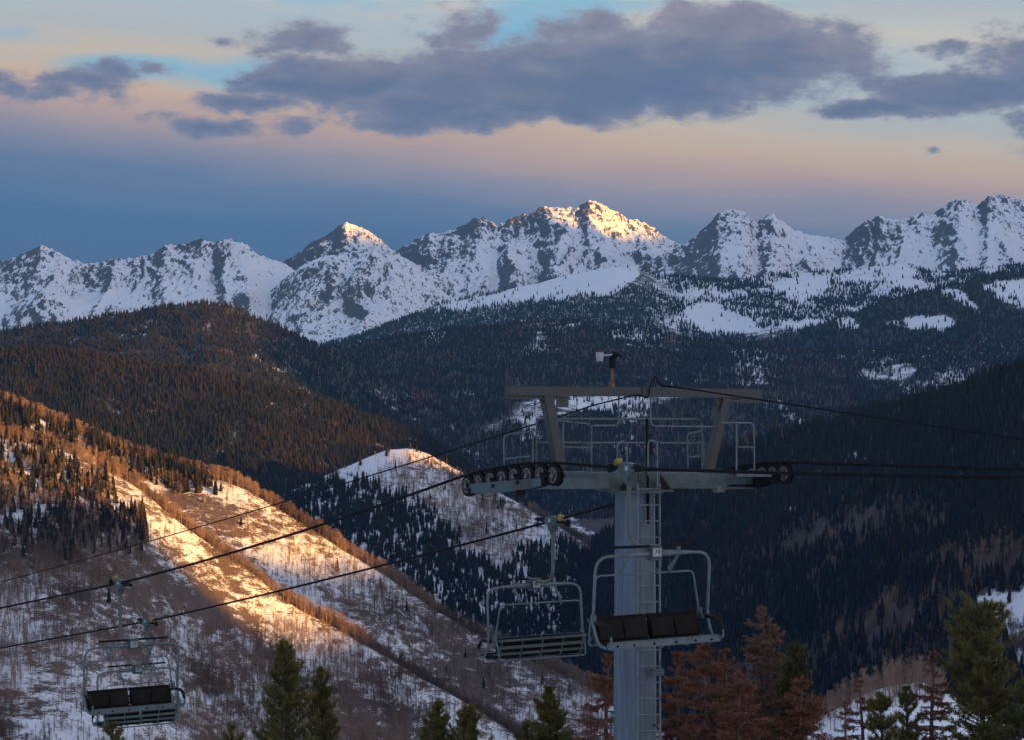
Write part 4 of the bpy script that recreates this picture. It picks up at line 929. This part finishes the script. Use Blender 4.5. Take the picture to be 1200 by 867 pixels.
def tree(name, px, py, d, label, cat='tree', reach=0.75, spread=0.33, maxr=1.5, needles=M_PINE, twig=M_BARK, up=0.6, droop=0.0, dens=1.0, seed=1,
         whorl=0.30, nb=6, tuft=0.10, wid=0.009, curl=0.35, lean=(0, 0), topgap=0.0, round_top=0.0, bare=0.0, shown=2.6, group=None, gap=0.0):
    """a conifer whose tip is seen at photo pixel (px, py) at distance d"""
    rg = np.random.default_rng(seed); r = random.Random(seed)
    tip = P(px, py, d); base = Vector((tip.x + lean[0], tip.y + lean[1], ground_z(tip.x, tip.y) - 0.2)); H = tip.z - base.z
    root = empty(name, base); tag(root, label, cat, group)
    tk = MB(); nd = Needles(); ax = lambda h: Vector((-lean[0] * (h / H) ** 1.0 * -1 * 0 + (tip.x - base.x) * (1 - h / H) + 0.04 * math.sin(h * 1.7 + seed), (tip.y - base.y) * (1 - h / H) + 0.04 * math.cos(h * 1.3), H - h))
    hs = [0, .15, .4, .8, 1.4, 2.2, 3.5, 5, H * .7, H]
    hs = sorted(set(min(x, H) for x in hs)); tk.tube([ax(h) for h in hs], [0.012 + 0.021 * h ** 0.92 for h in hs], 9)
    P_, D_ = [], []
    def tufts(a, b, den, L):
        k = max(2, int((b - a).length / 0.05 * den)); dv = (b - a).normalized()
        for i in range(k):
            c = a.lerp(b, (i + r.random()) / k)
            for _ in range(7):
                q = Vector((r.gauss(0, 1), r.gauss(0, 1), r.gauss(0, 1))).normalized(); v = (dv * 0.75 + q * 0.8 + Vector((0, 0, .25 if not droop else -.35))).normalized()
                P_.append(tuple(c + q * 0.012)); D_.append(tuple(v))
    h = 0.02 + topgap; tufts(ax(0.25), ax(0), 1.2 * dens if not bare else .3, tuft)
    while h < H * 0.72:
        near = h < shown + 1.2
        n = nb if near else max(3, nb - 2); a0 = r.uniform(0, 6.28)
        for i in range(n):
            if r.random() < gap: continue
            az = a0 + 6.283 * (i + r.uniform(-.3, .3)) / n; hh = h + r.uniform(-.5, .5) * whorl
            if hh < 0.02: hh = 0.02
            Lb = min(maxr, (0.10 + spread * hh ** reach) if not round_top else min(0.42 + round_top * hh ** 0.5, maxr)) * r.uniform(.55, 1.12)
            e0 = up * max(0.15, 1 - hh / 4.5) + r.uniform(-.12, .12) - droop * min(1, hh / 1.5)
            p = ax(hh); pts = [p]; el = e0; stp = Lb / 5
            for s_ in range(5):
                el += (curl * 0.25 if not droop else (-droop * .12 if s_ < 3 else .22)); az2 = az + r.uniform(-.12, .12)
                p = p + Vector((math.cos(az2) * math.cos(el), math.sin(az2) * math.cos(el), math.sin(el))) * stp; pts.append(p)
            r0 = 0.006 + 0.010 * Lb
            tk.tube(pts, [r0 * (1 - k / 6.5) for k in range(6)], 4, cap=False)
            dens_b = dens * (1 - bare * r.uniform(.5, 1.0)) * (1.0 if near else .35)
            for s_ in range(1, 6):
                a, b = pts[s_ - 1], pts[s_]
                if s_ >= 3 or Lb < .4: tufts(a, b, dens_b, tuft)
                if Lb > .25 and s_ >= 1:
                    for sd in (-1, 1):
                        for rep in range(2 if near and s_ > 2 else 1):
                            c = a.lerp(b, r.random()); t = (b - a).normalized(); sv_ = t.cross(Vector((0, 0, 1))).normalized() * sd
                            l2 = (0.12 + 0.30 * Lb * (1 - s_ / 6.5)) * r.uniform(.6, 1.1); e = c + (t * .7 + sv_ * .75 + Vector((0, 0, (.35 if not droop else -.55 * r.random())))).normalized() * l2
                            tk.tube([c, e], [.006, .003], 3, cap=False); tufts(c.lerp(e, .45), e, dens_b, tuft)
        h += whorl * r.uniform(.75, 1.25) * (1.0 if near else 1.6)
    if bare < 0.95 and P_: nd.spray(P_, D_, tuft, wid, rg)
    tk.build('trunk', twig, root, smooth=True)
    if nd.n: nd.build('crown', needles, root)
    return root

G = 'young pines along the bottom edge'
tree('pine_tree', 335, 756, 55, 'large bushy green pine with a pointed tip below the left sunlit spur', reach=.72, spread=.50, maxr=1.7, seed=11, nb=7, whorl=.24, up=.75)
tree('pine_tree', 376, 786, 56, 'slimmer green pine close against the right side of a larger bushy one', reach=.72, spread=.36, maxr=1.2, seed=12, nb=6, whorl=.26, up=.8)
tree('pine_tree', 270, 852, 54, 'tip of a green pine just left of the large bushy pine', reach=.7, spread=.42, seed=13)
tree('pine_tree', 130, 851, 57, 'green pine tip straight below the two overlapping chairs', reach=.7, spread=.46, seed=14, nb=7)
tree('pine_tree', 512, 826, 52, 'small pointed green pine, left of the pair between the snow spurs and the tower', reach=.8, spread=.42, seed=15, whorl=.22)
tree('pine_tree', 550, 833, 52, 'small broad green pine, right of the pair at the bottom centre', reach=.7, spread=.50, seed=16, whorl=.22)
tree('pine_tree', 645, 809, 50, 'pointed green pine standing left of the rust red tree by the tower', reach=.8, spread=.44, seed=17, whorl=.21, nb=7)
tree('pine_tree', 618, 848, 50, 'tiny green pine tip left of the pointed pine near the tower', reach=.8, spread=.36, seed=18)
tree('dead_conifer', 712, 768, 47, 'rust red dead conifer half hidden behind the left side of the tower tube', needles=M_DEAD, twig=M_TWIG, reach=.8, spread=.50, maxr=1.3, up=.35, droop=.35, dens=.42, seed=21, bare=.2, whorl=.24, tuft=.055)
tree('dead_conifer', 796, 764, 48, 'thin rust red dead conifer just right of the tower tube', needles=M_DEAD, twig=M_TWIG, reach=.8, spread=.30, maxr=.8, up=.4, droop=.45, dens=.34, seed=22, bare=.3, whorl=.22, tuft=.055)
tree('dead_conifer', 828, 757, 46, 'bushy rust red dead conifer with drooping twigs below chair 74', needles=M_DEAD, twig=M_TWIG, reach=.6, spread=.50, maxr=1.0, up=.4, droop=.5, dens=.38, seed=23, bare=.1, whorl=.19, tuft=.055, nb=7)
tree('dead_conifer', 851, 762, 46.6, 'narrow rust red dead conifer leaning on the bushy one below chair 74', needles=M_DEAD, twig=M_TWIG, reach=.7, spread=.34, maxr=.8, up=.4, droop=.5, dens=.36, seed=24, bare=.2, whorl=.22, tuft=.055)
tree('dead_conifer', 894, 711, 49, 'tallest dead conifer, grey brown and nearly bare at its tip', needles=M_GREYDEAD, twig=M_TWIG, reach=.75, spread=.42, maxr=1.25, up=.25, droop=.35, dens=.26, seed=25, bare=.45, whorl=.19, tuft=.05, nb=7)
tree('pine_tree', 930, 760, 48, 'dark green pine top rising between the dead red conifers', needles=M_FIR, reach=.5, spread=.34, maxr=.5, seed=26, whorl=.2, up=.7, topgap=.0, dens=.7)
tree('dead_conifer', 938, 795, 47, 'wide rust brown dead conifer in front of the dark green pine top', needles=M_DEAD, twig=M_TWIG, reach=.6, spread=.52, maxr=1.1, up=.3, droop=.4, dens=.38, seed=27, bare=.1, whorl=.19, tuft=.055, nb=7)
tree('dead_conifer', 868, 790, 45, 'rust brown dead conifer filling the gap under the tallest dead one', needles=M_DEAD, twig=M_TWIG, reach=.6, spread=.48, maxr=1.0, up=.3, droop=.45, dens=.34, seed=28, bare=.15, whorl=.2, tuft=.055)
tree('dead_sapling', 993, 822, 50, 'spindly leafless red sapling at the lower edge of the snow slope', needles=M_DEAD, twig=M_TWIG, reach=.8, spread=.34, maxr=.8, up=.1, droop=.1, dens=.25, seed=29, bare=.6, whorl=.3, nb=4, tuft=.06)
tree('dead_sapling', 1010, 797, 51, 'spindly leafless red sapling, taller of the two on the snow slope', needles=M_DEAD, twig=M_TWIG, reach=.8, spread=.30, maxr=.8, up=.1, droop=.1, dens=.25, seed=30, bare=.6, whorl=.3, nb=4, tuft=.06)
tree('pine_tree', 1032, 815, 50, 'thin young green pine on the snow slope, left of two', needles=M_PINE, reach=.7, spread=.36, seed=31, whorl=.26, gap=.2, up=.6)
tree('pine_tree', 1061, 808, 51, 'thin young green pine on the snow slope, right of two', needles=M_PINE, reach=.7, spread=.34, seed=32, whorl=.28, gap=.25, up=.6)
tree('dead_conifer', 1093, 764, 51, 'slender rust red dying conifer left of the big round pine', needles=M_DEAD, twig=M_TWIG, reach=.75, spread=.30, maxr=.9, up=.15, droop=.15, dens=.5, seed=33, bare=.3, whorl=.24, nb=5, tuft=.055)
tree('pine_tree', 1151, 722, 50, 'tall green pine with a broad rounded crown near the right edge', reach=.5, spread=.5, maxr=.92, round_top=.8, seed=34, nb=4, whorl=.085, up=.5, curl=.3, gap=.12, shown=3.2, dens=.85)
tree('pine_tree', 1206, 795, 48, 'dark pine cut off by the right edge beside the round pine', needles=M_FIR, reach=.7, spread=.55, maxr=1.4, seed=35, whorl=.26, up=.3)
